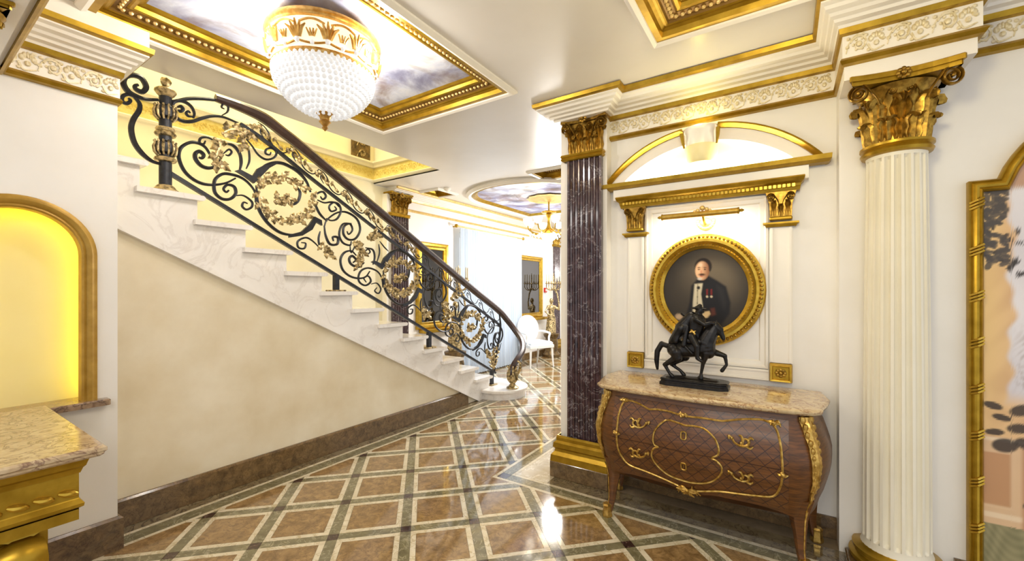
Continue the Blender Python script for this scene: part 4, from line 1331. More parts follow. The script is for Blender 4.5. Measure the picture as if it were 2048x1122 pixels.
def sstep(a, b, x):
    t = max(0.0, min(1.0, (x-a)/(b-a)))
    return t*t*(3-2*t)
def mixc(c1, c2, t): return tuple(c1[i]+(c2[i]-c1[i])*t for i in range(3))
def inpoly(poly, x, y):
    c = False; n = len(poly); d2 = 1e9
    for i in range(n):
        x1, y1 = poly[i]; x2, y2 = poly[(i+1) % n]
        if (y1 > y) != (y2 > y) and x < (x2-x1)*(y-y1)/(y2-y1)+x1: c = not c
        dx, dy = x2-x1, y2-y1
        t = max(0, min(1, ((x-x1)*dx+(y-y1)*dy)/(dx*dx+dy*dy+1e-12)))
        d2 = min(d2, (x-x1-t*dx)**2+(y-y1-t*dy)**2)
    return (1 if c else -1)*sqrt(d2)
def L(r, g, b): return srgb(r, g, b)[:3]
def paint_portrait(u, v):
    # u, v in -1..1 over the oval
    c = mixc(L(62, 54, 44), L(104, 92, 74), sstep(1.2, 0.1, sqrt((u-0.35)**2+(v-0.45)**2)))
    c = mixc(c, L(40, 36, 32), sstep(0.55, 1.05, sqrt(u*u+v*v))*0.6)
    def lay(c, col, d, soft=0.03): return mixc(c, col, sstep(-soft, soft, d))
    coat = [(-0.30, 0.10), (-0.12, 0.30), (0.10, 0.34), (0.30, 0.22), (0.50, 0.08), (0.60, -0.30), (0.58, -0.55), (0.42, -0.78), (0.40, -1.1), (-0.42, -1.1), (-0.44, -0.7), (-0.34, -0.3)]
    c = lay(c, L(26, 24, 26), inpoly(coat, u, v), 0.035)
    d = inpoly([(0.30, 0.1), (0.44, 0.02), (0.5, -0.3), (0.45, -0.45), (0.36, -0.2)], u, v)
    c = lay(c, L(40, 38, 38), d, 0.08)
    shirt = [(-0.22, 0.14), (-0.03, 0.16), (-0.07, -0.1), (-0.03, -0.4), (-0.02, -0.68), (-0.27, -0.68), (-0.26, -0.3)]
    c = lay(c, L(206, 194, 166), inpoly(shirt, u, v), 0.025)
    c = lay(c, L(150, 138, 112), 0.012-abs(u+0.15-0.02*v), 0.012) if inpoly(shirt, u, v) > 0 else c
    for k in range(4):
        c = lay(c, L(90, 80, 66), 0.014-sqrt((u+0.155)**2+(v+0.02+0.15*k)**2), 0.01) if -0.6 < v < 0.1 else c
    c = lay(c, L(24, 20, 20), inpoly([(-0.17, 0.20), (-0.12, 0.26), (0.08, 0.28), (0.12, 0.2), (-0.02, 0.16)], u, v), 0.02)
    c = lay(c, L(30, 24, 24), 0.04-sqrt((u+0.13)**2+(v-0.05)**2), 0.02)
    # head
    hair = 0.0-(((u+0.02)/0.20)**2+((v-0.56)/0.20)**2-1)*0.1
    c = lay(c, L(34, 24, 18), hair, 0.02)
    face = 0.0-(((u+0.04)/0.165)**2+((v-0.46)/0.225)**2-1)*0.08
    skin = mixc(L(226, 178, 136), L(140, 92, 62), sstep(-0.12, 0.12, u))
    c = lay(c, skin, face, 0.016)
    c = lay(c, L(34, 24, 18), 0.022-abs(u-0.135)-max(0, abs(v-0.53)-0.07), 0.025)
    c = lay(c, L(222, 196, 164), 0.045-sqrt((u+0.08)**2*1.2+(v-0.60)**2), 0.03)
    for ex in (-0.12, 0.02):
        c = lay(c, L(58, 34, 24), 0.022-sqrt((u-ex)**2*0.6+((v-0.49)*1.6)**2), 0.012)
        c = lay(c, L(60, 38, 26), 0.016-sqrt(((u-ex)*0.45)**2+((v-0.535)*1.4)**2), 0.012)
    c = lay(c, L(200, 130, 100), 0.02-sqrt((u+0.065)**2+((v-0.43)*0.5)**2), 0.02)
    c = lay(c, L(70, 40, 26), 0.035-sqrt(((u+0.05)*0.45)**2+((v-0.365)*1.2)**2), 0.02)
    c = lay(c, L(176, 92, 74), 0.014-sqrt(((u+0.06)*0.4)**2+((v-0.325)*1.1)**2), 0.012)
    c = lay(c, L(204, 190, 176), 0.03-sqrt(((u+0.1)*0.6)**2+((v-0.265)*1.0)**2), 0.02)
    # hand at the waist, cuff, sash, medals
    c = lay(c, L(212, 182, 134), inpoly([(-0.04, -0.60), (0.02, -0.52), (0.12, -0.5), (0.15, -0.57), (0.08, -0.66), (-0.03, -0.68)], u, v), 0.02)
    c = lay(c, L(88, 46, 36), inpoly([(0.15, -0.44), (0.24, -0.42), (0.27, -0.58), (0.17, -0.62)], u, v), 0.03)
    c = lay(c, L(120, 32, 30), inpoly([(0.05, 0.02), (0.09, 0.02), (0.09, -0.12), (0.05, -0.12)], u, v), 0.01)
    c = lay(c, L(120, 32, 30), inpoly([(0.15, 0.02), (0.19, 0.02), (0.19, -0.12), (0.15, -0.12)], u, v), 0.01)
    for mx_ in (0.07, 0.17):
        c = lay(c, L(200, 180, 150), 0.028-sqrt((u-mx_)**2+(v+0.16)**2), 0.012)
    c = lay(c, L(186, 160, 130), 0.07-sqrt(((u+0.60)*0.8)**2+(v+0.66)**2), 0.03)
    return c
def painted(name, xy, faces, fn, mapf, mat, parent, col_at):
    me = bpy.data.meshes.new(name)
    off = OFF[parent.name]
    me.from_pydata([tuple(Vector(mapf(*p))-off) for p in xy], [], faces)
    at = me.color_attributes.new('Col', 'FLOAT_COLOR', 'POINT')
    buf = []
    for p in xy:
        c = fn(*col_at(*p)); buf += [c[0], c[1], c[2], 1.0]
    at.data.foreach_set('color', buf)
    me.materials.append(mat)
    me.polygons.foreach_set('use_smooth', [True]*len(me.polygons))
    return link(name, me, parent)
NRING, NSEG = 56, 150
xy = [(PX, PZ)]; fs = []
for i in range(1, NRING+1):
    for k in range(NSEG):
        a = 2*pi*k/NSEG
        xy.append((PX+0.277*i/NRING*cos(a), PZ+0.293*i/NRING*sin(a)))
for k in range(NSEG): fs.append((0, 1+k, 1+(k+1) % NSEG))
for i in range(NRING-1):
    for k in range(NSEG):
        a = 1+i*NSEG+k; b = 1+i*NSEG+(k+1) % NSEG
        fs.append((a, a+NSEG, b+NSEG, b))
painted('canvas', xy, fs, paint_portrait, lambda u, v: (u, 3.2-0.014, v), M['painting'], por, lambda x, z: ((x-PX)/0.277, (z-PZ)/0.293))
MB().prism(ell(0.285, 0.30), mz, 0.002, 0.012).build('canvas_backing', M['dark_plain'], por)

# ---------------------------------------------------------------- brass picture light
plt = thing('picture_light', 'brass picture light with ornate mount above the oval portrait', 'lamp', (-0.495, 3.2, 1.94))
MB().tube([(-0.728, 3.05, 2.013), (-0.262, 3.05, 2.013)], 0.019, 12).build('lamp_bar', M['gold_pale2'] if 'gold_pale2' in M else M['gold'], plt, smooth=True)
for sg, x in ((-1, -0.728), (1, -0.262)):
    MB().lathe([(0.02, -0.006), (0.022, 0.0), (0.012, 0.008), (0.006, 0.02), (0.009, 0.028), (0.0, 0.036)], (0, 0, 0), 10)
    q = MB().tube([(x, 3.05, 2.013), (x+sg*0.008, 3.05, 2.013), (x+sg*0.012, 3.05, 2.013), (x+sg*0.024, 3.05, 2.013), (x+sg*0.036, 3.05, 2.013)], [0.022, 0.022, 0.009, 0.011, 0.003], 10)
    q.build('bar_finial', M['gold'], plt, smooth=True)
MB().tube(catmull([(-0.472, 3.195, 1.965), (-0.472, 3.15, 1.962), (-0.472, 3.09, 1.99), (-0.472, 3.055, 2.03)], 5), 0.009, 8).build('arm', M['gold'], plt, smooth=True)
mb = MB()
for k in range(11):
    a = pi+pi*k/10
    mb.ball((-0.472+0.05*cos(a), 3.19, 1.985+0.05*sin(a)), 0.017, 6, 4, (1, 0.5, 1))
mb.ball((-0.472, 3.185, 1.975), 0.034, 10, 6, (1.2, 0.5, 1))
mb.build('wall_rosette', M['gold_pale'], plt, smooth=True)
mb = MB()
for x, z, r in ((-0.50, 2.035, 0.014), (-0.472, 2.05, 0.018), (-0.445, 2.04, 0.014), (-0.52, 2.03, 0.01), (-0.425, 2.032, 0.01)):
    mb.ball((x, 3.045, z), r, 7, 5)
mb.build('bar_crest', M['gold_pale'], plt, smooth=True)
# ================================================================== bombe commode
KX, KY = -0.455, 3.165
com = thing('bombe_commode', 'curved wooden commode with gilt mounts and marble top below the portrait', 'commode', (KX, 2.9, 0))
def bulge(z):
    pts = [(0.28, -0.012), (0.34, 0.004), (0.42, 0.032), (0.52, 0.058), (0.60, 0.062), (0.68, 0.05), (0.76, 0.022), (0.82, 0.0), (0.86, -0.005)]
    if z <= pts[0][0]: return pts[0][1]
    for (a, b), (c, d_) in zip(pts, pts[1:]):
        if z <= c:
            t = (z-a)/(c-a); t = t*t*(3-2*t)
            return b+(d_-b)*t
    return pts[-1][1]
def d0(x): return 0.535-0.030*(x/0.5)**2+0.012*cos(x*2*pi/0.5)*0.5
def surf(x, z, out=0.0):
    o = bulge(z)
    return (KX+x, KY-(d0(x)+o+out), z)
def corner(sg, z, out=0.0):
    o = bulge(z)
    return (KX+sg*(0.535+0.75*o+out*0.7), KY-(0.475+0.75*o+out*0.7), z)
def outline(z):
    o = bulge(z)
    half = [(0.60+o, 0.0), (0.612+o, 0.18), (0.592+o, 0.34), (0.565+o, 0.43), (0.550+0.85*o, 0.465+0.5*o), (0.520+0.6*o, 0.488+0.85*o), (0.49+0.2*o, d0(0.49)+o)]
    fr = [(x, d0(x)+o) for x in (0.42, 0.35, 0.28, 0.21, 0.14, 0.07, 0.0)]
    right = half+fr
    left = [(-x, d) for x, d in reversed(right[:-1])]
    return [(KX+x, KY-d) for x, d in right+left]
zs = [0.30, 0.33, 0.37, 0.42, 0.47, 0.52, 0.57, 0.62, 0.67, 0.72, 0.77, 0.81, 0.835, 0.85]
mb = MB(); rows = [outline(z) for z in zs]; m = len(rows[0])
def apron(x, y, z):
    # the lower edge of the body sags in the middle and lifts beside the legs
    t = abs(x-KX)/0.5
    return z+0.035*max(0.0, sin(pi*min(1, t)))*(1 if y < KY-0.4 else 0.6)
vs = []
for i, z in enumerate(zs):
    for (x, y) in rows[i]:
        vs.append((x, y, apron(x, y, z) if i == 0 else z))
fs = []
for i in range(len(zs)-1):
    for k in range(m):
        k2 = (k+1) % m
        fs.append((i*m+k, i*m+k2, (i+1)*m+k2, (i+1)*m+k))
fs.append(tuple(range(m))[::-1]); fs.append(tuple((len(zs)-1)*m+k for k in range(m)))
mb.add(vs, fs)
mb.build('body', M['mahogany'], com, smooth=True)
def patch(name, x0, x1, z0, z1, out, mat, nx=18, nz=8):
    vs = []; fs = []
    for o in (out, -0.004):
        for j in range(nz+1):
            for i in range(nx+1):
                x = x0+(x1-x0)*i/nx; z = z0+(z1-z0)*j/nz
                vs.append(surf(x, z, o))
    q = (nx+1)*(nz+1)
    for j in range(nz):
        for i in range(nx):
            a = j*(nx+1)+i
            fs.append((a, a+1, a+nx+2, a+nx+1))
    edge = [i for i in range(nx+1)]+[j*(nx+1)+nx for j in range(1, nz+1)]+[nz*(nx+1)+i for i in range(nx-1, -1, -1)]+[j*(nx+1) for j in range(nz-1, 0, -1)]
    for i in range(len(edge)):
        a = edge[i]; b = edge[(i+1) % len(edge)]
        fs.append((a, b, q+b, q+a))
    return MB().add(vs, fs).build(name, mat, com, smooth=True)
patch('drawer_front', -0.475, 0.465, 0.345, 0.566, 0.006, M['lattice'])
patch('drawer_front', -0.475, 0.465, 0.571, 0.815, 0.006, M['lattice'])
def mount(name, pts, r, parent=com, out=0.010, closed=False, sm=4, n=6):
    C = catmull([(x, 0, z) for x, z in pts], sm, closed)
    P_ = [surf(q.x, q.z, out) for q in C]
    return MB().tube(P_, r, n, closed=closed).build(name, M['ormolu'], parent, smooth=True)
border = [(-0.405,0.795),(-0.358,0.80),(-0.303,0.788),(-0.25,0.77),(-0.208,0.776),(-0.126,0.777),(-0.047,0.767),(0.048,0.771),(0.139,0.769),(0.174,0.773),(0.243,0.789),(0.309,0.799),(0.358,0.80),(0.405,0.776),(0.428,0.705),(0.436,0.624),(0.438,0.551),(0.428,0.475),(0.396,0.412),(0.309,0.390),(0.226,0.378),(0.139,0.368),(0.048,0.345),(-0.028,0.330),(-0.086,0.345),(-0.166,0.362),(-0.271,0.383),(-0.375,0.404),(-0.425,0.463),(-0.442,0.55),(-0.44,0.664),(-0.43,0.745)]
mount('gilt_border', border, 0.0062, closed=True)
cart = [(-0.146,0.725),(-0.202,0.667),(-0.216,0.611),(-0.208,0.574),(-0.185,0.566),(-0.213,0.548),(-0.226,0.501),(-0.197,0.443),(-0.126,0.400),(-0.028,0.388),(0.048,0.399),(0.112,0.43),(0.152,0.485),(0.155,0.525),(0.13,0.555),(0.107,0.566),(0.139,0.592),(0.137,0.64),(0.112,0.684),(0.066,0.716),(0.01,0.722),(-0.037,0.718),(-0.086,0.726)]
mount('gilt_cartouche', cart, 0.0060, closed=True)
def curls(name, x, z, sgn, s=1.0):
    mb = MB()
    for pts in ([(-0.045, 0.018), (-0.03, -0.006), (0.0, -0.018), (0.03, -0.010), (0.036, 0.012), (0.018, 0.022), (0.010, 0.010)],
                [(0.0, -0.018), (0.008, 0.008), (0.0, 0.032), (-0.012, 0.034)],
                [(0.02, -0.014), (0.042, -0.024), (0.056, -0.012)],
                [(-0.045, 0.018), (-0.060, 0.026), (-0.058, 0.010)],
                [(0.030, 0.018), (0.046, 0.030), (0.058, 0.022)]):
        C = catmull([(sgn*a*s, 0, b*s) for a, b in pts], 4)
        mb.tube([surf(x+q.x, z+q.z, 0.018) for q in C], [0.005*s, 0.0075*s, 0.004*s], 5)
    for a, b in ((0.0, -0.004), (-0.045, 0.016), (0.034, 0.014)):
        mb.ball(surf(x+sgn*a*s, z+b*s, 0.016), 0.010*s, 6, 4)
    mb.build(name, M['ormolu'], com, smooth=True)
for x, z, sg in ((-0.303, 0.676, -1), (-0.303, 0.492, -1), (0.25, 0.676, 1), (0.25, 0.484, 1)): curls('drawer_handle', x, z, sg)
for z in (0.662, 0.482):
    e = mount('keyhole_plate', [(-0.042+0.017*cos(a*pi/4)*(1 if a % 2 else 0.8), z+0.024*sin(a*pi/4)*(1 if a % 2 else 0.9)) for a in range(8)], 0.0048, closed=True)
    MB().box(KX-0.042-0.003, KX-0.042+0.003, surf(-0.042, z, 0.010)[1], surf(-0.042, z, 0.0)[1], z-0.008, z+0.008).build('keyhole', M['dark_recess'], e)
# apron spray and border flourishes
def flourish(name, x, z, s, n=9):
    mb = MB()
    rnd = random.Random(int(1000*(x+z)))
    for k in range(n):
        a = pi*(k+0.5)/n+rnd.uniform(-0.2, 0.2)
        L_ = s*rnd.uniform(0.7, 1.1)
        pts = [(x, z), (x+0.6*L_*cos(a), z+0.35*L_*sin(a)*rnd.choice((-1, 1))), (x+L_*cos(a), z+0.5*L_*sin(a)*rnd.choice((-1, 1)))]
        C = catmull([(p[0], 0, p[1]) for p in pts], 3)
        mb.tube([surf(q.x, max(q.z, 0.29), 0.014) for q in C], [0.006, 0.008, 0.003], 5)
    mb.ball(surf(x, z, 0.016), 0.013, 7, 5)
    mb.build(name, M['ormolu'], com, smooth=True)
flourish('apron_mount', -0.03, 0.33, 0.075, 11)
flourish('border_flourish', -0.41, 0.80, 0.035, 7)
flourish('border_flourish', 0.40, 0.795, 0.04, 7)
flourish('border_flourish', -0.05, 0.772, 0.035, 5)
flourish('border_flourish', 0.44, 0.545, 0.03, 5)
flourish('border_flourish', -0.442, 0.60, 0.03, 5)
# legs: cabriole, following the corners
def leg(sg, front):
    rows = [(0.40, 0.060, 0.0), (0.34, 0.056, 0.006), (0.28, 0.046, 0.014), (0.20, 0.033, 0.020), (0.12, 0.025, 0.024), (0.05, 0.021, 0.034), (0.0, 0.024, 0.050)]
    mb = MB(); vs = []; fs = []
    for z, w, sh in rows:
        if front:
            c = corner(sg, max(z, 0.30), -0.045); cx = c[0]+sg*(sh-0.004); cy = c[1]-sh+0.004
        else:
            cx = KX+sg*(0.575+bulge(max(z, 0.3))+sh-0.01); cy = KY-0.07
        for k in range(8):
            a = 2*pi*(k+0.5)/8
            q = w*(1.0 if k % 2 else 0.94)
            vs.append((cx+q*cos(a), cy+q*sin(a), z))
    for i in range(len(rows)-1):
        for k in range(8):
            k2 = (k+1) % 8
            fs.append((i*8+k, i*8+k2, (i+1)*8+k2, (i+1)*8+k))
    fs.append(tuple(range(8))); fs.append(tuple((len(rows)-1)*8+k for k in range(8))[::-1])
    o = mb.add(vs, fs).build('leg', M['mahogany'], com, smooth=True)
    z0 = vs[6*8:]
    cx = sum(v[0] for v in z0)/8; cy = sum(v[1] for v in z0)/8
    MB().lathe([(0.031, 0.0), (0.033, 0.012), (0.028, 0.03), (0.026, 0.06), (0.030, 0.075), (0.022, 0.085)], (cx, cy, 0), 12, lobes=6, amp=0.06).build('gilt_foot', M['ormolu'], o, smooth=True)
    if front:
        pts = []
        for z, w, sh in rows[1:6]:
            c = corner(sg, max(z, 0.30), -0.045)
            pts.append((c[0]+sg*(sh-0.004+w*0.66), c[1]-sh+0.004-w*0.66, z))
        MB().tube(catmull(pts, 3), [0.007, 0.005, 0.004, 0.005], 5).build('gilt_edge', M['ormolu'], o, smooth=True)
for sg in (-1, 1):
    leg(sg, True); leg(sg, False)
# corner mounts
for sg in (-1, 1):
    mb = MB()
    zz = [0.835-0.5*k/24 for k in range(25)]
    mb.tube([corner(sg, z, 0.006) for z in zz], [0.020, 0.026, 0.018, 0.024, 0.016, 0.012, 0.007, 0.005], 7)
    for off_ in (-0.028, 0.028):
        mb.tube([Vector(corner(sg, z, 0.004))+Vector((off_*0.7*(1-0.8*k/24)*1.0, off_*sg*0.7*(1-0.8*k/24), 0)) for k, z in enumerate(zz[:19])], [0.012, 0.008, 0.011, 0.005], 5)
    for k in range(12):
        z = 0.82-0.036*k; s_ = 0.016*(1-k/16)
        for o2 in (-1, 1):
            c = corner(sg, z, 0.012)
            mb.ball((c[0]+o2*0.018*(1-k/14), c[1]+o2*sg*0.018*(1-k/14), z), s_, 6, 4, (1, 1, 1.5))
    mb.build('corner_mount', M['ormolu'], com, smooth=True)
# marble top with moulded edge
def top_outline(g):
    r = [(0.62+g, 0.0), (0.640+g, 0.20), (0.615+g, 0.36), (0.595+g, 0.44), (0.590+g, 0.49), (0.555+g*0.7, 0.515+g), (0.52, 0.525+g), (0.42, 0.545+g), (0.30, 0.552+g), (0.16, 0.562+g), (0.0, 0.57+g)]
    l = [(-x, d_) for x, d_ in reversed(r[:-1])]
    return [(KX+x, KY-d_) for x, d_ in r+l]
mb = MB(); lv = [(0.850, 0.0), (0.856, 0.014), (0.866, 0.022), (0.874, 0.022), (0.881, 0.014), (0.884, 0.002)]
m = len(top_outline(0)); vs = []; fs = []
for z, g in lv: vs += [(x, y, z) for x, y in top_outline(g)]
for i in range(len(lv)-1):
    for k in range(m):
        k2 = (k+1) % m
        fs.append((i*m+k, i*m+k2, (i+1)*m+k2, (i+1)*m+k))
fs.append(tuple(range(m))[::-1]); fs.append(tuple((len(lv)-1)*m+k for k in range(m)))
mb.add(vs, fs).build('marble_top', M['marble_top'], com, smooth=True)

# ================================================================== bronze rider
def fused(name, prims, voxel, mat, parent, extra=None, smooth_it=2):
    """tapered limbs (p0, p1, r0, r1[, flatten]) united into one continuous skin"""
    mb = MB()
    for pr in prims:
        p0, p1, r0, r1 = pr[:4]
        A = Vector(p0); B = Vector(p1)
        d = B-A; L_ = max(d.length, 1e-4)
        dn_ = d/L_
        pts = []; rr = []
        for k in range(5):
            a = -pi/2+pi/2*k/4
            pts.append(A+dn_*(r0*sin(a))); rr.append(max(r0*cos(a), 1e-4))
        for k in range(5):
            a = pi/2*k/4
            pts.append(B+dn_*(r1*sin(a))); rr.append(max(r1*cos(a), 1e-4))
        fl = pr[4] if len(pr) > 4 else (1, 1)
        mb.tube(pts, rr, 10, flat=fl)
    if extra: extra(mb)
    me = bpy.data.meshes.new('tmp')
    me.from_pydata([tuple(v) for v in mb.v], [], mb.f)
    bm = bmesh.new(); bm.from_mesh(me); bmesh.ops.recalc_face_normals(bm, faces=bm.faces[:]); bm.to_mesh(me); bm.free()
    ob = bpy.data.objects.new('tmp', me); COL.objects.link(ob)
    r = ob.modifiers.new('r', 'REMESH'); r.mode = 'VOXEL'; r.voxel_size = voxel
    s_ = ob.modifiers.new('s', 'SMOOTH'); s_.factor = 0.5; s_.iterations = smooth_it
    dg = bpy.context.evaluated_depsgraph_get()
    dg.update()
    res = bpy.data.meshes.new_from_object(ob.evaluated_get(dg))
    bpy.data.objects.remove(ob); bpy.data.meshes.remove(me)
    off = OFF[parent.name]
    for v in res.vertices: v.co -= off
    res.materials.clear(); res.materials.append(mat)
    res.polygons.foreach_set('use_smooth', [True]*len(res.polygons))
    res.name = name
    o = link(name, res, parent)
    OFF[o.name] = Vector(off)
    return o
SYB = 2.90
sta = thing('rider_statue', 'black bronze statue of a cloaked rider on a prancing horse on the commode', 'statue', (-0.49, SYB, 0.884))
def h(x, z, y=0.0): return (x, SYB+y, z)
bp = [(-0.70+0.0, -0.06), (-0.66, -0.085), (-0.34, -0.085), (-0.295, -0.055), (-0.295, 0.055), (-0.34, 0.085), (-0.66, 0.085), (-0.70, 0.06)]
mb = MB()
mb.prism([(x, SYB+y) for x, y in bp], FL, 0.884, 0.905, 0.004)
mb.prism(inset([(x, SYB+y) for x, y in bp], 0.008), FL, 0.905, 0.918, 0.004)
mb.prism(inset([(x, SYB+y) for x, y in bp], 0.004), FL, 0.918, 0.930, 0.006)
mb.build('base', M['black_bronze'], sta)
gr = [(h(-0.66, 0.925), h(-0.36, 0.925), 0.014, 0.014, (4.0, 1)), (h(-0.63, 0.932, -0.03), h(-0.56, 0.935, -0.02), 0.012, 0.014), (h(-0.47, 0.932, 0.02), h(-0.455, 0.958, 0.0), 0.016, 0.008), (h(-0.47, 0.93, 0.03), h(-0.40, 0.93, 0.0), 0.016, 0.012)]
fused('ground', gr, 0.006, M['black_bronze'], sta)
horse = [
 (h(-0.61, 1.112), h(-0.52, 1.120), 0.056, 0.054), (h(-0.52, 1.120), h(-0.43, 1.135), 0.054, 0.056),
 (h(-0.615, 1.115, -0.022), h(-0.60, 1.09, -0.03), 0.046, 0.04), (h(-0.615, 1.115, 0.022), h(-0.585, 1.09, 0.03), 0.046, 0.04),
 (h(-0.425, 1.145), h(-0.415, 1.11), 0.056, 0.044), (h(-0.43, 1.165), h(-0.400, 1.228), 0.056, 0.044), (h(-0.400, 1.228), h(-0.374, 1.275), 0.044, 0.030),
 (h(-0.372, 1.272), h(-0.35, 1.255), 0.027, 0.024), (h(-0.352, 1.256), h(-0.332, 1.212), 0.023, 0.014), (h(-0.333, 1.215), h(-0.328, 1.200), 0.015, 0.013),
 (h(-0.372, 1.285, -0.013), h(-0.366, 1.312, -0.016), 0.008, 0.003), (h(-0.372, 1.285, 0.013), h(-0.366, 1.312, 0.016), 0.008, 0.003),
 # near hind leg
 (h(-0.600, 1.095, -0.035), h(-0.592, 1.065, -0.038), 0.044, 0.032), (h(-0.592, 1.065, -0.038), h(-0.672, 1.010, -0.036), 0.026, 0.014), (h(-0.672, 1.010, -0.036), h(-0.642, 0.958, -0.036), 0.013, 0.010), (h(-0.642, 0.958, -0.036), h(-0.622, 0.938, -0.036), 0.010, 0.014),
 # far hind leg
 (h(-0.575, 1.09, 0.035), h(-0.56, 1.062, 0.038), 0.042, 0.030), (h(-0.56, 1.062, 0.038), h(-0.645, 1.004, 0.036), 0.025, 0.013), (h(-0.645, 1.004, 0.036), h(-0.588, 0.968, 0.036), 0.012, 0.010), (h(-0.588, 0.968, 0.036), h(-0.566, 0.942, 0.036), 0.010, 0.014),
 # planted foreleg
 (h(-0.425, 1.105, -0.026), h(-0.440, 1.04, -0.026), 0.027, 0.014), (h(-0.440, 1.04, -0.026), h(-0.452, 0.97, -0.024), 0.013, 0.009), (h(-0.452, 0.97, -0.024), h(-0.452, 0.942, -0.024), 0.010, 0.015),
 # raised foreleg
 (h(-0.41, 1.115, 0.026), h(-0.322, 1.090, 0.024), 0.026, 0.014), (h(-0.322, 1.090, 0.024), h(-0.312, 1.035, 0.022), 0.013, 0.009), (h(-0.312, 1.035, 0.022), h(-0.338, 0.996, 0.022), 0.009, 0.013),
 # tail
 (h(-0.662, 1.13), h(-0.70, 1.142), 0.018, 0.017), (h(-0.70, 1.142), h(-0.728, 1.09), 0.018, 0.019), (h(-0.728, 1.09), h(-0.733, 1.03), 0.019, 0.017), (h(-0.733, 1.03), h(-0.728, 0.972), 0.017, 0.010)]
fused('horse', horse, 0.0042, M['black_bronze'], sta)
mane = [(h(-0.39+0.0, 1.285), h(-0.425, 1.25), 0.010, 0.014), (h(-0.425, 1.25), h(-0.455, 1.19), 0.014, 0.012), (h(-0.375, 1.295), h(-0.39, 1.285), 0.008, 0.010)]
fused('mane', mane, 0.004, M['black_bronze'], sta)
rider = [
 (h(-0.50, 1.200), h(-0.50, 1.235), 0.046, 0.044), (h(-0.50, 1.235), h(-0.486, 1.305), 0.044, 0.052, (1, 1.2)), (h(-0.482, 1.315, -0.03), h(-0.482, 1.315, 0.03), 0.024, 0.024),
 (h(-0.478, 1.325), h(-0.470, 1.352), 0.016, 0.015), (h(-0.468, 1.362), h(-0.462, 1.374), 0.024, 0.024), (h(-0.445, 1.364), h(-0.440, 1.361), 0.006, 0.005),
 # arms
 (h(-0.475, 1.315, -0.045), h(-0.428, 1.285, -0.05), 0.018, 0.014), (h(-0.428, 1.285, -0.05), h(-0.392, 1.296, -0.03), 0.014, 0.010), (h(-0.392, 1.296, -0.03), h(-0.378, 1.292, -0.026), 0.011, 0.010),
 (h(-0.485, 1.315, 0.045), h(-0.535, 1.318, 0.055), 0.018, 0.014), (h(-0.535, 1.318, 0.055), h(-0.570, 1.338, 0.05), 0.014, 0.010), (h(-0.570, 1.338, 0.05), h(-0.582, 1.345, 0.05), 0.011, 0.010),
 # legs
 (h(-0.505, 1.205, -0.04), h(-0.470, 1.150, -0.066), 0.028, 0.020), (h(-0.470, 1.150, -0.066), h(-0.468, 1.075, -0.066), 0.019, 0.013), (h(-0.468, 1.075, -0.066), h(-0.445, 1.058, -0.068), 0.013, 0.010),
 (h(-0.505, 1.205, 0.04), h(-0.470, 1.150, 0.066), 0.028, 0.020), (h(-0.470, 1.150, 0.066), h(-0.468, 1.075, 0.066), 0.019, 0.013), (h(-0.468, 1.075, 0.066), h(-0.445, 1.058, 0.068), 0.013, 0.010)]
fused('rider', rider, 0.0042, M['black_bronze'], sta)
hat = [(h(-0.467, 1.388), h(-0.463, 1.400), 0.026, 0.014), (h(-0.505, 1.386), h(-0.425, 1.380), 0.008, 0.007, (2.4, 1))]
fused('hat', hat, 0.004, M['black_bronze'], sta)
cape = [(h(-0.515, 1.33), h(-0.57, 1.255), 0.036, 0.050, (1.25, 0.9)), (h(-0.57, 1.255), h(-0.622, 1.17), 0.048, 0.038, (1.5, 0.8)), (h(-0.622, 1.17), h(-0.65, 1.135), 0.034, 0.016, (1.5, 0.7)),
 (h(-0.545, 1.30, -0.04), h(-0.60, 1.17, -0.05), 0.010, 0.016), (h(-0.53, 1.27, -0.045), h(-0.55, 1.15, -0.055), 0.010, 0.018), (h(-0.545, 1.30, 0.04), h(-0.60, 1.17, 0.05), 0.010, 0.016)]
fused('cape', cape, 0.005, M['black_bronze'], sta)
fused('saddle_cloth', [(h(-0.53, 1.178, -0.035), h(-0.46, 1.175, -0.035), 0.022, 0.02), (h(-0.53, 1.178, 0.035), h(-0.46, 1.175, 0.035), 0.022, 0.02), (h(-0.54, 1.14, -0.056), h(-0.50, 1.10, -0.056), 0.010, 0.009)], 0.004, M['black_bronze'], sta)
fused('sword_hilt', [(h(-0.505, 1.245, -0.045), h(-0.485, 1.225, -0.052), 0.009, 0.007), (h(-0.515, 1.232, -0.05), h(-0.48, 1.243, -0.05), 0.005, 0.004), (h(-0.49, 1.215, -0.05), h(-0.50, 1.205, -0.052), 0.006, 0.004)], 0.003, M['ormolu'], sta)
MB().tube(catmull([h(-0.385, 1.29, -0.03), h(-0.36, 1.262, -0.028), h(-0.338, 1.225, -0.018)], 4), 0.0025, 5).build('reins', M['black_bronze'], sta)

# ================================================================== painted mural in its arched gilt frame
FX0, FX1, FZS = 0.765, 2.035, 2.046
mu = thing('framed_mural', 'tall arched gilt framed mural of columns trees and leaves at the right edge', 'mural', (1.40, 3.05, 0.0))
R_ = 0.56; cxm = 1.40; czm = 1.873
a0 = math.asin((cxm-0.869)/R_)
archp = [(cxm+R_*sin(a0-2*a0*k/24), czm+R_*cos(a0-2*a0*k/24)) for k in range(25)]
fp = [(FX0, 0.06), (FX1, 0.06), (FX1, FZS), (1.931, FZS)]+archp[1:-1]+[(0.869, FZS), (FX0, FZS)]
mr = XZ(3.05)
MB().sweep(fp, [(0.0, 0.0), (0.0, 0.038), (0.006, 0.046), (0.012, 0.040), (0.018, 0.046), (0.026, 0.050), (0.034, 0.046), (0.040, 0.036), (0.046, 0.040), (0.054, 0.030), (0.056, 0.0)], mr, closed=True).build('frame', M['gold'], mu, smooth=True)
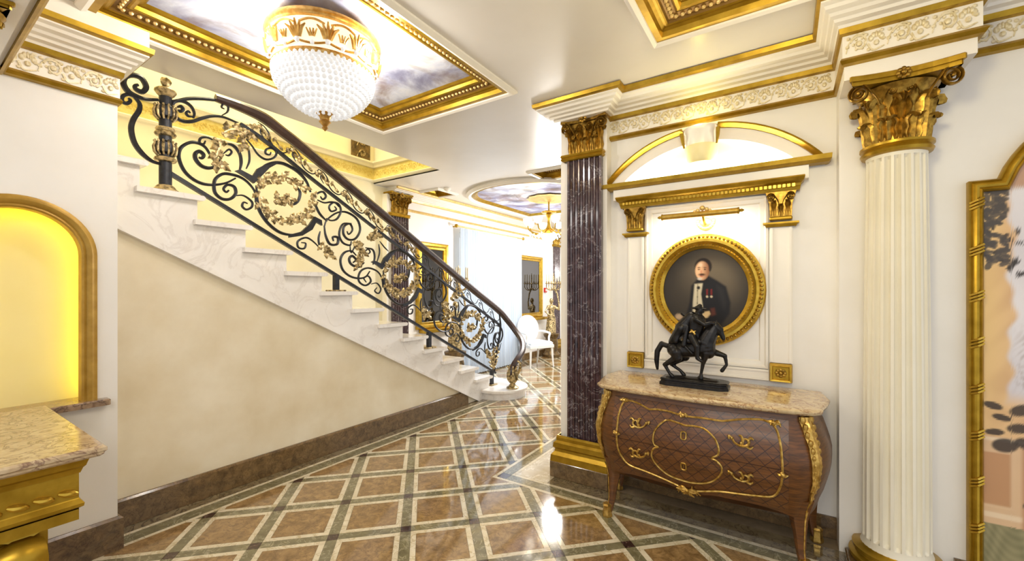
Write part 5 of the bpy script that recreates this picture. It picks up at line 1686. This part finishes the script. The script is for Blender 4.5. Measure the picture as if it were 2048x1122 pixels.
for z in [0.10, 0.32, 0.55, 0.78, 1.01, 1.24, 1.47, 1.70, 1.93]:
    for x in (FX0+0.027, FX1-0.027):
        mb = MB()
        for q in (-0.016, 0.0, 0.016):
            mb.tube([(x-0.024, 3.05-0.040, z-0.012+q), (x, 3.05-0.056, z+q), (x+0.024, 3.05-0.040, z+0.012+q)], 0.007, 5)
        mb.build('ribbon_tie', M['gold_bright'], mu, smooth=True)
rnd = random.Random(5)
blobs = []
def ellb(x, z, a, b, ang, col): blobs.append((x, z, a, b, cos(ang), sin(ang), col))
DK = L(64, 58, 56); DK2 = L(84, 78, 74)
for k in range(230):      # hanging foliage at the top
    x = rnd.uniform(0.80, 2.0); z = rnd.uniform(1.58, 2.02)
    if x > 0.90 and 1.86 < z < 1.97: continue
    if x > 0.90 and abs(z-1.74-0.06*sin(x*14)) > 0.035 and abs(z-1.63-0.04*sin(x*11)) > 0.03: continue
    ellb(x, z, rnd.uniform(0.014, 0.026), 0.009, rnd.uniform(0, pi), DK if rnd.random() < 0.7 else DK2)
for k in range(85):
    ellb(rnd.uniform(0.80, 0.90), rnd.uniform(1.62, 2.02), 0.022, 0.012, rnd.uniform(0, pi), DK2)
for x, z, a, b, an in ((0.855, 0.93, 0.034, 0.018, -0.3), (0.885, 0.875, 0.034, 0.016, -0.2), (0.86, 0.80, 0.034, 0.016, 0.1), (0.895, 0.74, 0.045, 0.034, 0.2), (0.95, 0.92, 0.045, 0.026, 0.5), (0.94, 0.83, 0.04, 0.024, 0.2), (0.97, 0.76, 0.045, 0.028, -0.2), (1.02, 0.88, 0.04, 0.024, 0.2), (1.06, 0.80, 0.04, 0.024, 0.6)):
    ellb(x, z, a, b, an, L(58, 52, 52))
for k in range(22): ellb(0.985+rnd.uniform(-0.02, 0.05), 0.36+0.018*k, 0.018, 0.010, rnd.uniform(0, pi), L(60, 54, 52))
def paint_mural(x, z):
    n1 = 0.5+0.5*sin(x*31+3*sin(z*7))*sin(z*23+2*sin(x*11))
    c = mixc(L(228, 190, 142), L(206, 164, 124), sstep(0.2, 0.9, n1)*0.7)
    c = mixc(c, L(240, 206, 140), sstep(0.94, 0.82, x)*sstep(0.5, 1.3, z)*0.7)
    wob = 0.012*sin(z*19)+0.008*sin(z*47)
    sky = sstep(-0.012, 0.012, x-0.918-wob+max(0, 1.2-z)*0.08)*sstep(0.92, 1.02, z)
    c = mixc(c, mixc(L(236, 232, 234), L(214, 209, 214), 0.5+0.5*sin(x*7+2*sin(z*4))*sin(z*5)), sky)
    arch = sstep(2.005, 1.99, z)
    c = mixc(L(196, 158, 132), c, arch)
    tr = sstep(0.9, 1.0, x)*sstep(0.95, 1.05, z)*sstep(1.38, 1.22, z)
    c = mixc(c, L(150, 128, 114), tr*sstep(0.3, 0.8, 0.5+0.5*sin(x*90+7*sin(z*23)+3*sin(x*41))*sin(z*83+6*sin(x*29)))*0.7)
    # pedestal and floor
    if z < 0.78:
        ped = sstep(0.955, 0.945, x)
        c = mixc(L(196, 150, 116), L(222, 188, 150), ped)
        pan = min(x-0.80, 0.925-x, z-0.43, 0.71-z)
        c = mixc(c, L(188, 138, 98), sstep(0.0, 0.006, pan)*0.8)
        c = mixc(c, L(236, 208, 172), sstep(0.010, 0.0, abs(pan-0.006))*0.6)
        c = mixc(c, L(236, 212, 180), sstep(0.012, 0.004, abs(z-0.765)))
        c = mixc(c, L(236, 212, 180), sstep(0.018, 0.008, abs(z-0.39))*ped)
    if z < 0.345:
        c = mixc(L(132, 128, 96), L(160, 152, 116), 0.5+0.5*sin(z*60+9*sin(x*22))*sin(x*37+z*90))
    for (bx, bz, a, b, ca, sa, col_) in blobs:
        dx = x-bx; dz_ = z-bz
        if abs(dx) > 0.06 or abs(dz_) > 0.06: continue
        u = (dx*ca+dz_*sa)/a; v = (-dx*sa+dz_*ca)/b
        q = u*u+v*v
        if q < 1.3: c = mixc(c, col_, sstep(1.3, 0.7, q)*0.92)
    return c
NXm, NZm = 110, 300
inn_top = lambda x: (czm+sqrt(max(0, (R_-0.05)**2-(x-cxm)**2)) if abs(x-cxm) < (R_-0.05)*sin(a0) else FZS-0.05)
xy = []; fs = []
for k in range(150):
    ellb(rnd.uniform(0.90, 2.0), rnd.choice((1.74, 1.63))+rnd.uniform(-0.05, 0.05), rnd.uniform(0.012, 0.02), 0.007, rnd.uniform(0, pi), DK)
xs_m = [0.815+1.17*(i/NXm)**1.5 for i in range(NXm+1)]
for i in range(NXm+1):
    x = xs_m[i]
    zt = max(FZS-0.05, inn_top(x)) if 0.90 < x < 1.90 else FZS-0.05
    for j in range(NZm+1): xy.append((x, 0.11+(zt-0.11)*j/NZm))
for i in range(NXm):
    for j in range(NZm):
        a = i*(NZm+1)+j
        fs.append((a, a+NZm+1, a+NZm+2, a+1))
painted('canvas', xy, fs, paint_mural, lambda u, v: (u, 3.05-0.012, v), M['mural'], mu, lambda x, z: (x, z))
MB().box(0.80, 2.0, 3.04, 3.05, 0.08, FZS-0.02).build('canvas_backing', M['dark_plain'], mu)
# ================================================================== left niche: gilt frame, sill, hidden yellow strip
nf = thing('niche_frame', 'gold arched frame round the glowing yellow wall niche on the left', 'niche frame', (XL, NC, NZ0))
arch_in = [(NC-0.228, NZ0)]+[(NC-0.228*cos(pi*k/28), NZS+0.228*sin(pi*k/28)) for k in range(29)]+[(NC+0.228, NZ0)]
MB().sweep(arch_in, [(0.0, -0.05), (0.0, 0.018), (0.008, 0.024), (0.018, 0.02), (0.026, 0.03), (0.040, 0.034), (0.050, 0.026), (0.062, 0.022), (0.067, 0.0), (0.067, -0.05)], YZ(XL)).build('moulding', M['gold_niche'], nf, smooth=True)
led_path = [(NC-0.262, NZ0+0.01)]+[(NC-0.262*cos(pi*k/28), NZS+0.262*sin(pi*k/28)) for k in range(29)]+[(NC+0.262, NZ0+0.01)]
MB().tube([(XL-0.062, y, z) for y, z in led_path], 0.008, 6).build('light_strip', M['led_yellow'], nf)
MB().sweep([(NC+0.336, XL*-1)], [(0, 0)]) if False else None
sl = MB().prism([(-3.46, NC-0.34), (XL+0.055, NC-0.34), (XL+0.065, NC-0.33), (XL+0.065, NC+0.33), (XL+0.055, NC+0.338), (XL+0.0, NC+0.338), (XL, NC+0.283), (-3.46, NC+0.283)], FL, NZ0-0.032, NZ0+0.002, 0.006)
tag(sl.build('niche_sill', M['marble_skirt2'], smooth=False), 'mottled brown marble sill under the glowing yellow niche', 'sill')

# ================================================================== reception desk, its canopy and gilt column
DX, DYY, DZ0 = -2.215, 0.495, 0.90
de = thing('reception_desk', 'marble topped desk with gilded moulded front at the lower left', 'desk', (-2.6, -0.2, 0))
dp = [(-3.225, DYY), (DX, DYY), (DX, -1.2)]           # left normal points outwards
def dsweep(name, prof, mat): return MB().sweep([(p[0]-(0.06 if i else 0), p[1]-0.06) for i, p in enumerate(dp)], prof, scales=[0.8, 1]).build(name, mat, de)
MB().prism([(-3.225, -1.2), (DX-0.012, -1.2), (DX-0.012, DYY-0.012), (-3.225, DYY-0.012)], FL, 0.862, DZ0, 0.0).build('slab_core', M['marble_desk'], de)
MB().sweep([(p[0]-(0.012 if i else 0), p[1]-0.012) for i, p in enumerate(dp)], [(0, 0.862), (0.0, 0.858), (0.010, 0.866), (0.012, 0.874), (0.018, 0.880), (0.018, 0.892), (0.010, 0.8995), (0, 0.9)]).build('marble_edge', M['marble_desk'], de)
dsweep('upper_moulding', [(0, 0.80), (0.004, 0.80), (0.012, 0.82), (0.020, 0.828), (0.024, 0.84), (0.030, 0.856), (0, 0.858)], M['gold'])
dsweep('frieze_band', [(0, 0.745), (-0.012, 0.748), (-0.016, 0.77), (-0.008, 0.796), (0, 0.80)], M['gold'])
dsweep('rope_gap_shade', [(0, 0.715), (-0.002, 0.716), (-0.002, 0.745), (0, 0.745)], M['dark_plain'])  # dark colour stands in for shade in the rope's gaps
rp = MB()
for k in range(22):
    y = DYY-0.065-0.062*k
    rp.tube([(DX-0.056, y, 0.7225), (DX-0.052, y-0.012, 0.727), (DX-0.052, y-0.036, 0.734), (DX-0.056, y-0.050, 0.7385)], [0.006, 0.0125, 0.0125, 0.006], 8)
rp.build('rope_moulding', M['gold_bright'], de, smooth=True)
dsweep('middle_moulding', [(0, 0.66), (0.0, 0.664), (0.014, 0.672), (0.016, 0.684), (0.002, 0.70), (-0.006, 0.715), (0, 0.716)], M['gold'])
dsweep('lower_moulding', [(-0.05, 0.62), (-0.044, 0.625), (-0.012, 0.645), (-0.006, 0.66), (-0.02, 0.662)], M['gold'])
MB().box(-3.225, DX-0.06, -1.2, DYY-0.06, 0.62, 0.86).build('carcass', M['gold'], de)
MB().box(-3.225, DX-0.13, -1.2, DYY-0.13, 0.0, 0.62).build('front_panel', M['gold'], de)
for yb in (DYY-0.20, DYY-0.85):
    vs_ = MB()
    sp = []
    for k in range(30):
        t = k/29; a = pi*0.5+2*pi*1.4*t; q = 0.085*(1-0.75*t)
        sp.append((DX-0.11+q*cos(a)*0.9, yb, 0.535+q*sin(a)))
    low = catmull([(DX-0.16, yb, 0.10), (DX-0.13, yb, 0.25), (DX-0.12, yb, 0.42)], 5)
    vs_.tube(sp, [0.03, 0.03, 0.02], 8, up=(0, 1, 0), flat=(1, 2.2))
    vs_.tube(low, [0.03, 0.035, 0.03], 8, up=(0, 1, 0), flat=(1, 2.0))
    vs_.build('scroll_bracket', M['gold'], de, smooth=True)
MB().box(-3.225, DX-0.10, -1.2, DYY-0.10, 0.0, 0.12).build('plinth', M['marble_skirt'], de)

can = thing('desk_canopy', 'white canopy beam with gold edge above the desk at the upper left', 'canopy', (-2.6, 0.1, 2.56))
MB().box(-3.225, -1.75, 0.02, 0.335, 2.575, 2.945).build('beam', M['white'], can)
MB().sweep([(-3.225, 0.335), (-1.75, 0.335)], [(0, 2.555), (0.012, 2.558), (0.024, 2.575), (0.014, 2.60), (0, 2.605)], None).build('gold_edge', M['gold'], can)
MB().sweep([(-3.225, 0.335), (-1.75, 0.335)], [(-0.02, 2.575), (-0.02, 2.556), (-0.10, 2.556), (-0.105, 2.562), (-0.13, 2.566), (-0.19, 2.566), (-0.20, 2.56), (-0.31, 2.56), (-0.31, 2.575)], None).build('soffit_moulding', M['white'], can)
gc = thing('desk_column', 'gilded column with leaf capital carrying the canopy at the left edge', 'column', (-2.475, 0.172, DZ0))
MB().lathe([(0.06, 0.0), (0.06, 0.03), (0.058, 0.045), (0.055, 0.07), (0.055, 1.40), (0.07, 1.42), (0.07, 1.44)], (0, 0, 0), 20).build('shaft', M['gold'], gc, smooth=True, local=True)
round_capital(gc, (0, 0), 1.44, 1.655, 0.085, 0.115, 'bronze')

# ================================================================== crystal ceiling lamp
LX, LY = -2.285, 1.468
cl = thing('crystal_ceiling_lamp', 'large gilt and crystal bowl ceiling lamp under the painted sky coffer', 'lamp', (LX, LY, 2.44))
c3 = (LX, LY, 0)
MB().lathe([(0.12, 3.03), (0.12, 2.985), (0.29, 2.985), (0.312, 2.977), (0.316, 2.96), (0.308, 2.943), (0.295, 2.937), (0.27, 2.94)], c3, 48).build('top_rim', M['lamp_gold'], cl, smooth=True)
drum = [(0.292, 2.942), (0.300, 2.93), (0.297, 2.89), (0.288, 2.84), (0.277, 2.79), (0.270, 2.775)]
MB().lathe(drum, c3, 48).build('drum', M['lamp_cream'], cl, smooth=True)
def on_drum(a, z, out=0.0):
    for (r0, z0), (r1, z1) in zip(drum, drum[1:]):
        if z1 <= z <= z0:
            t = (z0-z)/(z0-z1); r = r0+(r1-r0)*t; break
    else: r = drum[-1][0] if z < drum[-1][1] else drum[0][0]
    r += out
    return (LX+r*cos(a), LY+r*sin(a), z)
NB = 12
for k in range(NB):
    a0_ = 2*pi*k/NB; da = 2*pi/NB
    mb = MB()
    # arched panel ribs and acanthus spikes
    mb.tube([on_drum(a0_+da*(0.1+0.8*t/12), 2.900+0.018*sin(pi*t/12), 0.006) for t in range(13)], 0.006, 5)
    for q in range(5):
        t = (q-2)*0.11
        zt = 2.908-0.012*abs(q-2)
        mb.tube([on_drum(a0_+t*da*0.4, 2.828, 0.008), on_drum(a0_+t*da*0.9, 2.868, 0.014), on_drum(a0_+t*da*1.5, zt, 0.020)], [0.010, 0.010, 0.004], 5)
    mb.build('gilt_palmette', M['lamp_gold'], cl, smooth=True)
    mb = MB()
    mb.tube([on_drum(a0_+da*t/10, 2.815-0.014*sin(pi*t/10), 0.006) for t in range(11)], 0.006, 5)
    mb.build('gilt_garland', M['lamp_gold'], cl, smooth=True)
    mb = MB()
    p = on_drum(a0_+da*0.5, 2.852, 0.012)
    for q in range(4):
        mb.tube([on_drum(a0_+da*(0.5+(q-1.5)*0.04), 2.832, 0.008), on_drum(a0_+da*(0.5+(q-1.5)*0.11), 2.868, 0.012)], [0.007, 0.004], 5)
    mb.build('gilt_leaf', M['lamp_gold'], cl, smooth=True)
    MB().ball(on_drum(a0_, 2.815, 0.008), 0.015, 8, 6).build('crystal_bead', M['crystal_row'], cl, smooth=True)
    MB().ball(on_drum(a0_+da*0.5, 2.803, 0.008), 0.012, 8, 6).build('crystal_bead', M['crystal_row'], cl, smooth=True)
MB().lathe([(0.258, 2.788), (0.277, 2.788), (0.283, 2.775), (0.277, 2.762), (0.258, 2.762)], c3, 48).build('band', M['lamp_gold'], cl, smooth=True)
bowl = [(0.268, 2.768), (0.268, 2.745), (0.260, 2.71), (0.243, 2.675), (0.214, 2.637), (0.174, 2.60), (0.126, 2.57), (0.076, 2.55), (0.035, 2.543)]
MB().lathe(bowl, c3, 48).build('bowl', M['crystal'], cl, smooth=True)
rowsz = []
for i in range(13):
    t = i/12*(len(bowl)-1); k = min(int(t), len(bowl)-2); f = t-k
    r = bowl[k][0]+(bowl[k+1][0]-bowl[k][0])*f; z = bowl[k][1]+(bowl[k+1][1]-bowl[k][1])*f
    mb = MB(); nn = max(8, int(2*pi*r/0.030))
    for q in range(nn):
        a = 2*pi*(q+0.5*(i % 2))/nn
        mb.ball((LX+(r+0.004)*cos(a), LY+(r+0.004)*sin(a), z-0.004), 0.0125, 6, 4, (1, 1, 1.15))
    tag(mb.build('crystal_row', M['crystal_row'], cl), kind='stuff')
MB().lathe([(0.02, 2.552), (0.045, 2.55), (0.05, 2.54), (0.032, 2.525), (0.026, 2.505), (0.034, 2.495), (0.022, 2.482), (0.012, 2.47), (0.018, 2.46), (0.008, 2.448), (0.0, 2.44)], c3, 16).build('finial', M['lamp_gold'], cl, smooth=True)

# ================================================================== far hall
# curtains
def curtain(y0, y1, z0, z1, label, seed):
    rnd = random.Random(seed)
    n = 90; vs = []; fs = []
    ph = [rnd.uniform(0, 6.28) for _ in range(4)]
    for zi, z in enumerate((z0, z0+0.6, z0+1.3, z1)):
        for back in (0, 1):
            for i in range(n+1):
                t = i/n; y = y0+(y1-y0)*t
                amp = 0.030*(1.0-0.35*zi/3)
                x = -4.60+amp*(sin(t*2*pi*13+ph[0])+0.5*sin(t*2*pi*29+ph[1]))-back*0.004
                vs.append((x, y, z))
    m = n+1
    for zi in range(3):
        for back in (0, 1):
            for i in range(n):
                a = (zi*2+back)*m+i; b = ((zi+1)*2+back)*m+i
                fs.append((a, a+1, b+1, b))
    o = MB().add(vs, fs).build('curtain', M['curtain'], smooth='all', flip=False)
    tag(o, label, 'curtain', 'sheer curtains of the hall window')
curtain(5.42, 6.33, 0.03, 2.555, 'pale sheer curtain panel seen through the railing, near half of the window', 1)
curtain(6.34, 7.40, 0.03, 2.555, 'pale blue white curtain panel beside the gilt mirror, far half of the window', 2)
cr = thing('curtain_rod', 'slim curtain rod with brass finials above the pale curtains', 'curtain rod', (-4.60, 5.3, 2.56))
MB().tube([(-4.60, 5.36, 2.575), (-4.60, 7.42, 2.575)], 0.012, 8).build('pole', M['gold_pale'], cr, smooth=True)
for y in (5.33, 7.45):
    MB().ball((-4.60, y, 2.575), 0.032, 10, 6).build('finial', M['gold'], cr, smooth=True)
    MB().box(-4.72, -4.59, y+(0.05 if y < 6 else -0.06), y+(0.06 if y < 6 else -0.05), 2.565, 2.585).build('bracket', M['gold'], cr)

# mirrors in gilt frames
def wall_mirror(y0, y1, z0, z1, label):
    mi = thing('gilt_mirror', label, 'mirror', (-4.72, (y0+y1)/2, z0), 0, 'gilt framed hall mirrors')
    mf = YZ(-4.715)
    path = [(y0, z0), (y1, z0), (y1, z1), (y0, z1)]
    MB().sweep(path, [(0, 0), (0, 0.04), (0.02, 0.055), (0.05, 0.05), (0.07, 0.03), (0.10, 0.035), (0.115, 0.0)], mf, closed=True).build('frame', M['gold_bright'], mi)
    MB().box(-4.714, -4.70, y0+0.10, y1-0.10, z0+0.10, z1-0.10).build('glass', M['mirror'], mi)
    MB().box(-4.714, -4.58, y0+0.06, y1+0.06, z0-0.06, z0, 0.01).build('shelf', M['gold'], mi)
wall_mirror(7.36, 8.42, 0.90, 2.25, 'tall gilt framed mirror at the far end beyond the curtains')
wall_mirror(4.52, 5.22, 0.90, 2.25, 'gilt framed mirror seen through the middle of the railing')

# gilded candelabrum figures on pedestals
def candelabrum(loc, label, rz):
    r = thing('candelabrum', label, 'candelabrum', loc, rz, 'gilded figure candelabra')
    x0, y0, z0 = 0, 0, 0
    OFF[r.name] = Vector((0, 0, 0))
    MB().lathe([(0.20, 0), (0.20, 0.06), (0.17, 0.09), (0.14, 0.14), (0.15, 0.30), (0.13, 0.42), (0.17, 0.47), (0.18, 0.52), (0.10, 0.54)], (0, 0, 0), 16, lobes=8, amp=0.03).build('pedestal', M['antique_dark'], r, smooth=True, local=True)
    body = [((0, 0, 0.56), (0.02, 0, 0.80), 0.11, 0.085), ((0.02, 0, 0.80), (0.0, 0, 0.98), 0.085, 0.065), ((0.0, 0, 0.98), (0, 0, 1.10), 0.06, 0.075), ((-0.075, 0, 1.13), (0.075, 0, 1.13), 0.035, 0.035), ((0, 0, 1.15), (0, 0, 1.22), 0.026, 0.024), ((0, -0.01, 1.255), (0, -0.01, 1.28), 0.048, 0.045),
            ((0.08, 0, 1.12), (0.17, -0.03, 1.06), 0.03, 0.024), ((0.17, -0.03, 1.06), (0.16, -0.05, 1.24), 0.024, 0.018), ((-0.08, 0, 1.12), (-0.15, -0.06, 1.02), 0.03, 0.022), ((-0.15, -0.06, 1.02), (-0.06, -0.10, 0.94), 0.022, 0.018),
            ((-0.06, -0.06, 0.58), (-0.03, -0.04, 0.92), 0.035, 0.03), ((0.06, -0.05, 0.58), (0.05, -0.04, 0.9), 0.035, 0.03), ((-0.1, 0.02, 0.58), (-0.06, 0.02, 0.95), 0.03, 0.03)]
    fused('figure', body, 0.014, M['antique'], r)
    MB().tube([(0.16, -0.05, 1.18), (0.13, -0.03, 1.42), (0.06, 0, 1.55), (0.05, 0, 1.62)], [0.014, 0.018, 0.022, 0.02], 8).build('stem', M['antique'], r, smooth=True)
    for k in range(6):
        a = 2*pi*k/6
        R2 = 0.16
        pts = catmull([(0.05, 0, 1.56), (0.05+0.5*R2*cos(a), 0.5*R2*sin(a), 1.50), (0.05+R2*cos(a), R2*sin(a), 1.56), (0.05+R2*cos(a), R2*sin(a), 1.64)], 4)
        arm = MB().tube(pts, 0.010, 6).build('branch', M['antique'], r, smooth=True)
        MB().lathe([(0.012, 1.64), (0.034, 1.655), (0.03, 1.665), (0.016, 1.67), (0.016, 1.70)], (0.05+R2*cos(a), R2*sin(a), 0), 8).build('candle_cup', M['antique'], arm, smooth=True)
        MB().lathe([(0.012, 1.70), (0.012, 1.85), (0.004, 1.87)], (0.05+R2*cos(a), R2*sin(a), 0), 8).build('candle', M['candle'], arm, smooth=True)
    MB().lathe([(0.012, 1.62), (0.034, 1.655), (0.016, 1.68), (0.014, 1.84), (0.004, 1.9)], (0.05, 0, 0), 8).build('centre_candle', M['antique'], r, smooth=True)
    return r
M['antique_dark'] = mottled('antique_dark', srgb(60, 48, 34), srgb(130, 104, 60), 20, 0.4, 0.5)
M['candle'] = mottled('candle_wax', srgb(200, 186, 150), srgb(220, 208, 176), 10, 0.5)
c1 = candelabrum((-4.45, 8.42, 0), 'gilded figure candelabrum on a dark pedestal in the far corner', radians(40))
dup_tree(c1, (-4.44, 5.12, 0), radians(60), 'gilded figure candelabrum by the near mirror seen through the railing')

# white armchair with an oval back
def armchair(loc, rz):
    r = thing('armchair', 'white painted armchair with oval padded back at the far end', 'chair', loc, rz)
    OFF[r.name] = Vector((0, 0, 0))
    # local: seat front towards -Y
    for x, y in ((-0.25, -0.24), (0.25, -0.24), (-0.21, 0.22), (0.21, 0.22)):
        MB().tube([(x*1.06, y*1.06+(0.05 if y > 0 else 0), 0), (x, y, 0.22), (x*0.98, y*0.98, 0.42)], [0.014, 0.02, 0.026], 8).build('leg', M['chair_paint'], r, smooth=True)
    MB().prism([(-0.27, -0.27), (0.27, -0.27), (0.23, 0.24), (-0.23, 0.24)], FL, 0.38, 0.44, 0.008).build('seat_frame', M['chair_paint'], r)
    MB().prism([(-0.25, -0.26), (0.25, -0.26), (0.21, 0.22), (-0.21, 0.22)], FL, 0.44, 0.50, 0.025).build('seat_cushion', M['chair_cloth'], r, smooth=True)
    eb = [(0.235*cos(2*pi*k/28), 0.72+0.26*sin(2*pi*k/28)) for k in range(28)]
    mp_ = lambda u, v, w: (u, 0.24+0.14*(v-0.46)-w, v)
    MB().sweep(eb, [(-0.012, -0.02), (-0.012, 0.02), (0.0, 0.028), (0.03, 0.024), (0.034, -0.02)], mp_, closed=True).build('back_frame', M['chair_paint'], r, smooth=True)
    MB().prism(inset(eb, 0.028), mp_, -0.018, 0.03, 0.02).build('back_cushion', M['chair_cloth'], r, smooth=True)
    for x in (-1, 1):
        MB().tube([(x*0.10, 0.23, 0.44), (x*0.12, 0.25, 0.50)], 0.018, 6).build('back_post', M['chair_paint'], r)
        MB().tube(catmull([(x*0.215, 0.26, 0.66), (x*0.27, 0.12, 0.67), (x*0.275, -0.05, 0.655), (x*0.27, -0.12, 0.64), (x*0.255, -0.11, 0.55), (x*0.25, -0.14, 0.43)], 4), [0.018, 0.02, 0.022, 0.018], 8).build('armrest', M['chair_paint'], r, smooth=True)
    return r
armchair((-4.18, 7.22, 0), radians(62))

# red alarm button on the far wall
al = thing('alarm_button', 'small red square alarm box on the white wall by the far mirror', 'alarm box', (-4.72, 8.60, 1.5))
MB().box(-4.72, -4.685, 8.545, 8.655, 1.45, 1.56, 0.008).build('box', M['red'], al)
MB().box(-4.687, -4.68, 8.575, 8.625, 1.48, 1.53, 0.002).build('push_plate', M['white'], al)
# smoke detector on the ceiling
sd = thing('smoke_detector', 'small round detector on the hall ceiling beside the gold vent', 'detector', (-4.02, 4.46, 2.9))
MB().lathe([(0.05, 2.949), (0.052, 2.93), (0.04, 2.915), (0.018, 2.91), (0.016, 2.90), (0, 2.90)], (-4.02, 4.46, 0), 16).build('housing', M['white'], sd, smooth=True)

# hanging chandelier of the far hall
HX, HY = -3.10, 5.78
ch = thing('crystal_chandelier', 'gilt arm chandelier with glowing glass shades hanging in the far hall', 'chandelier', (HX, HY, 2.25))
MB().lathe([(0.012, 2.90), (0.012, 2.72), (0.03, 2.71), (0.05, 2.68), (0.03, 2.64), (0.018, 2.60), (0.03, 2.50), (0.055, 2.46), (0.04, 2.40), (0.015, 2.36), (0.02, 2.33), (0.0, 2.30)], (HX, HY, 0), 14).build('stem', M['gold_bright'], ch, smooth=True)
MB().lathe([(0.0, 2.70), (0.10, 2.70), (0.12, 2.715), (0.10, 2.73), (0, 2.73)], (HX, HY, 0), 20, lobes=8, amp=0.08).build('crown', M['gold_bright'], ch, smooth=True)
for k in range(8):
    a = 2*pi*k/8; ca, sa = cos(a), sin(a)
    pts = catmull([(HX+0.03*ca, HY+0.03*sa, 2.46), (HX+0.16*ca, HY+0.16*sa, 2.38), (HX+0.30*ca, HY+0.30*sa, 2.42), (HX+0.34*ca, HY+0.34*sa, 2.50)], 5)
    arm = MB().tube(pts, 0.011, 6).build('arm', M['gold_bright'], ch, smooth=True)
    MB().lathe([(0.02, 2.50), (0.05, 2.52), (0.065, 2.56), (0.07, 2.60), (0.062, 2.60), (0.04, 2.53), (0.0, 2.515)], (HX+0.34*ca, HY+0.34*sa, 0), 12).build('glass_shade', M['shade_lit'], arm, smooth=True)
    pd = MB()
    for q in range(4):
        pd.ball((HX+(0.12+0.06*q)*ca, HY+(0.12+0.06*q)*sa, 2.36-0.015*(q % 2)), 0.014, 6, 4, (1, 1, 1.6))
    pd.build('crystal_drops', M['crystal_drop'], arm)
MB().lathe([(0.0, 2.25), (0.05, 2.265), (0.10, 2.30), (0.13, 2.345), (0.135, 2.37), (0.05, 2.375)], (HX, HY, 0), 20).build('glass_bowl', M['shade_lit'], ch, smooth=True)
# dark carved post in the upper stairwell
pw = thing('carved_post', 'dark carved pilaster on the upper stairwell wall above the frieze', 'pilaster', (-4.71, 3.52, 3.2))
MB().box(-4.71, -4.66, 3.39, 3.65, 3.20, 4.3).build('shaft', M['antique_dark'], pw)
for k in range(7):
    mb = MB()
    for v in VOL.v: mb.v.append(Vector((-4.655+v.y*0.02, 3.52+v.x*0.05, 3.30+0.14*k+v.z*0.04)))
    mb.f = [list(f) for f in VOL.f]; mb.mi = [0]*len(mb.f)
    mb.build('carved_scroll', M['antique'], pw, smooth=True)
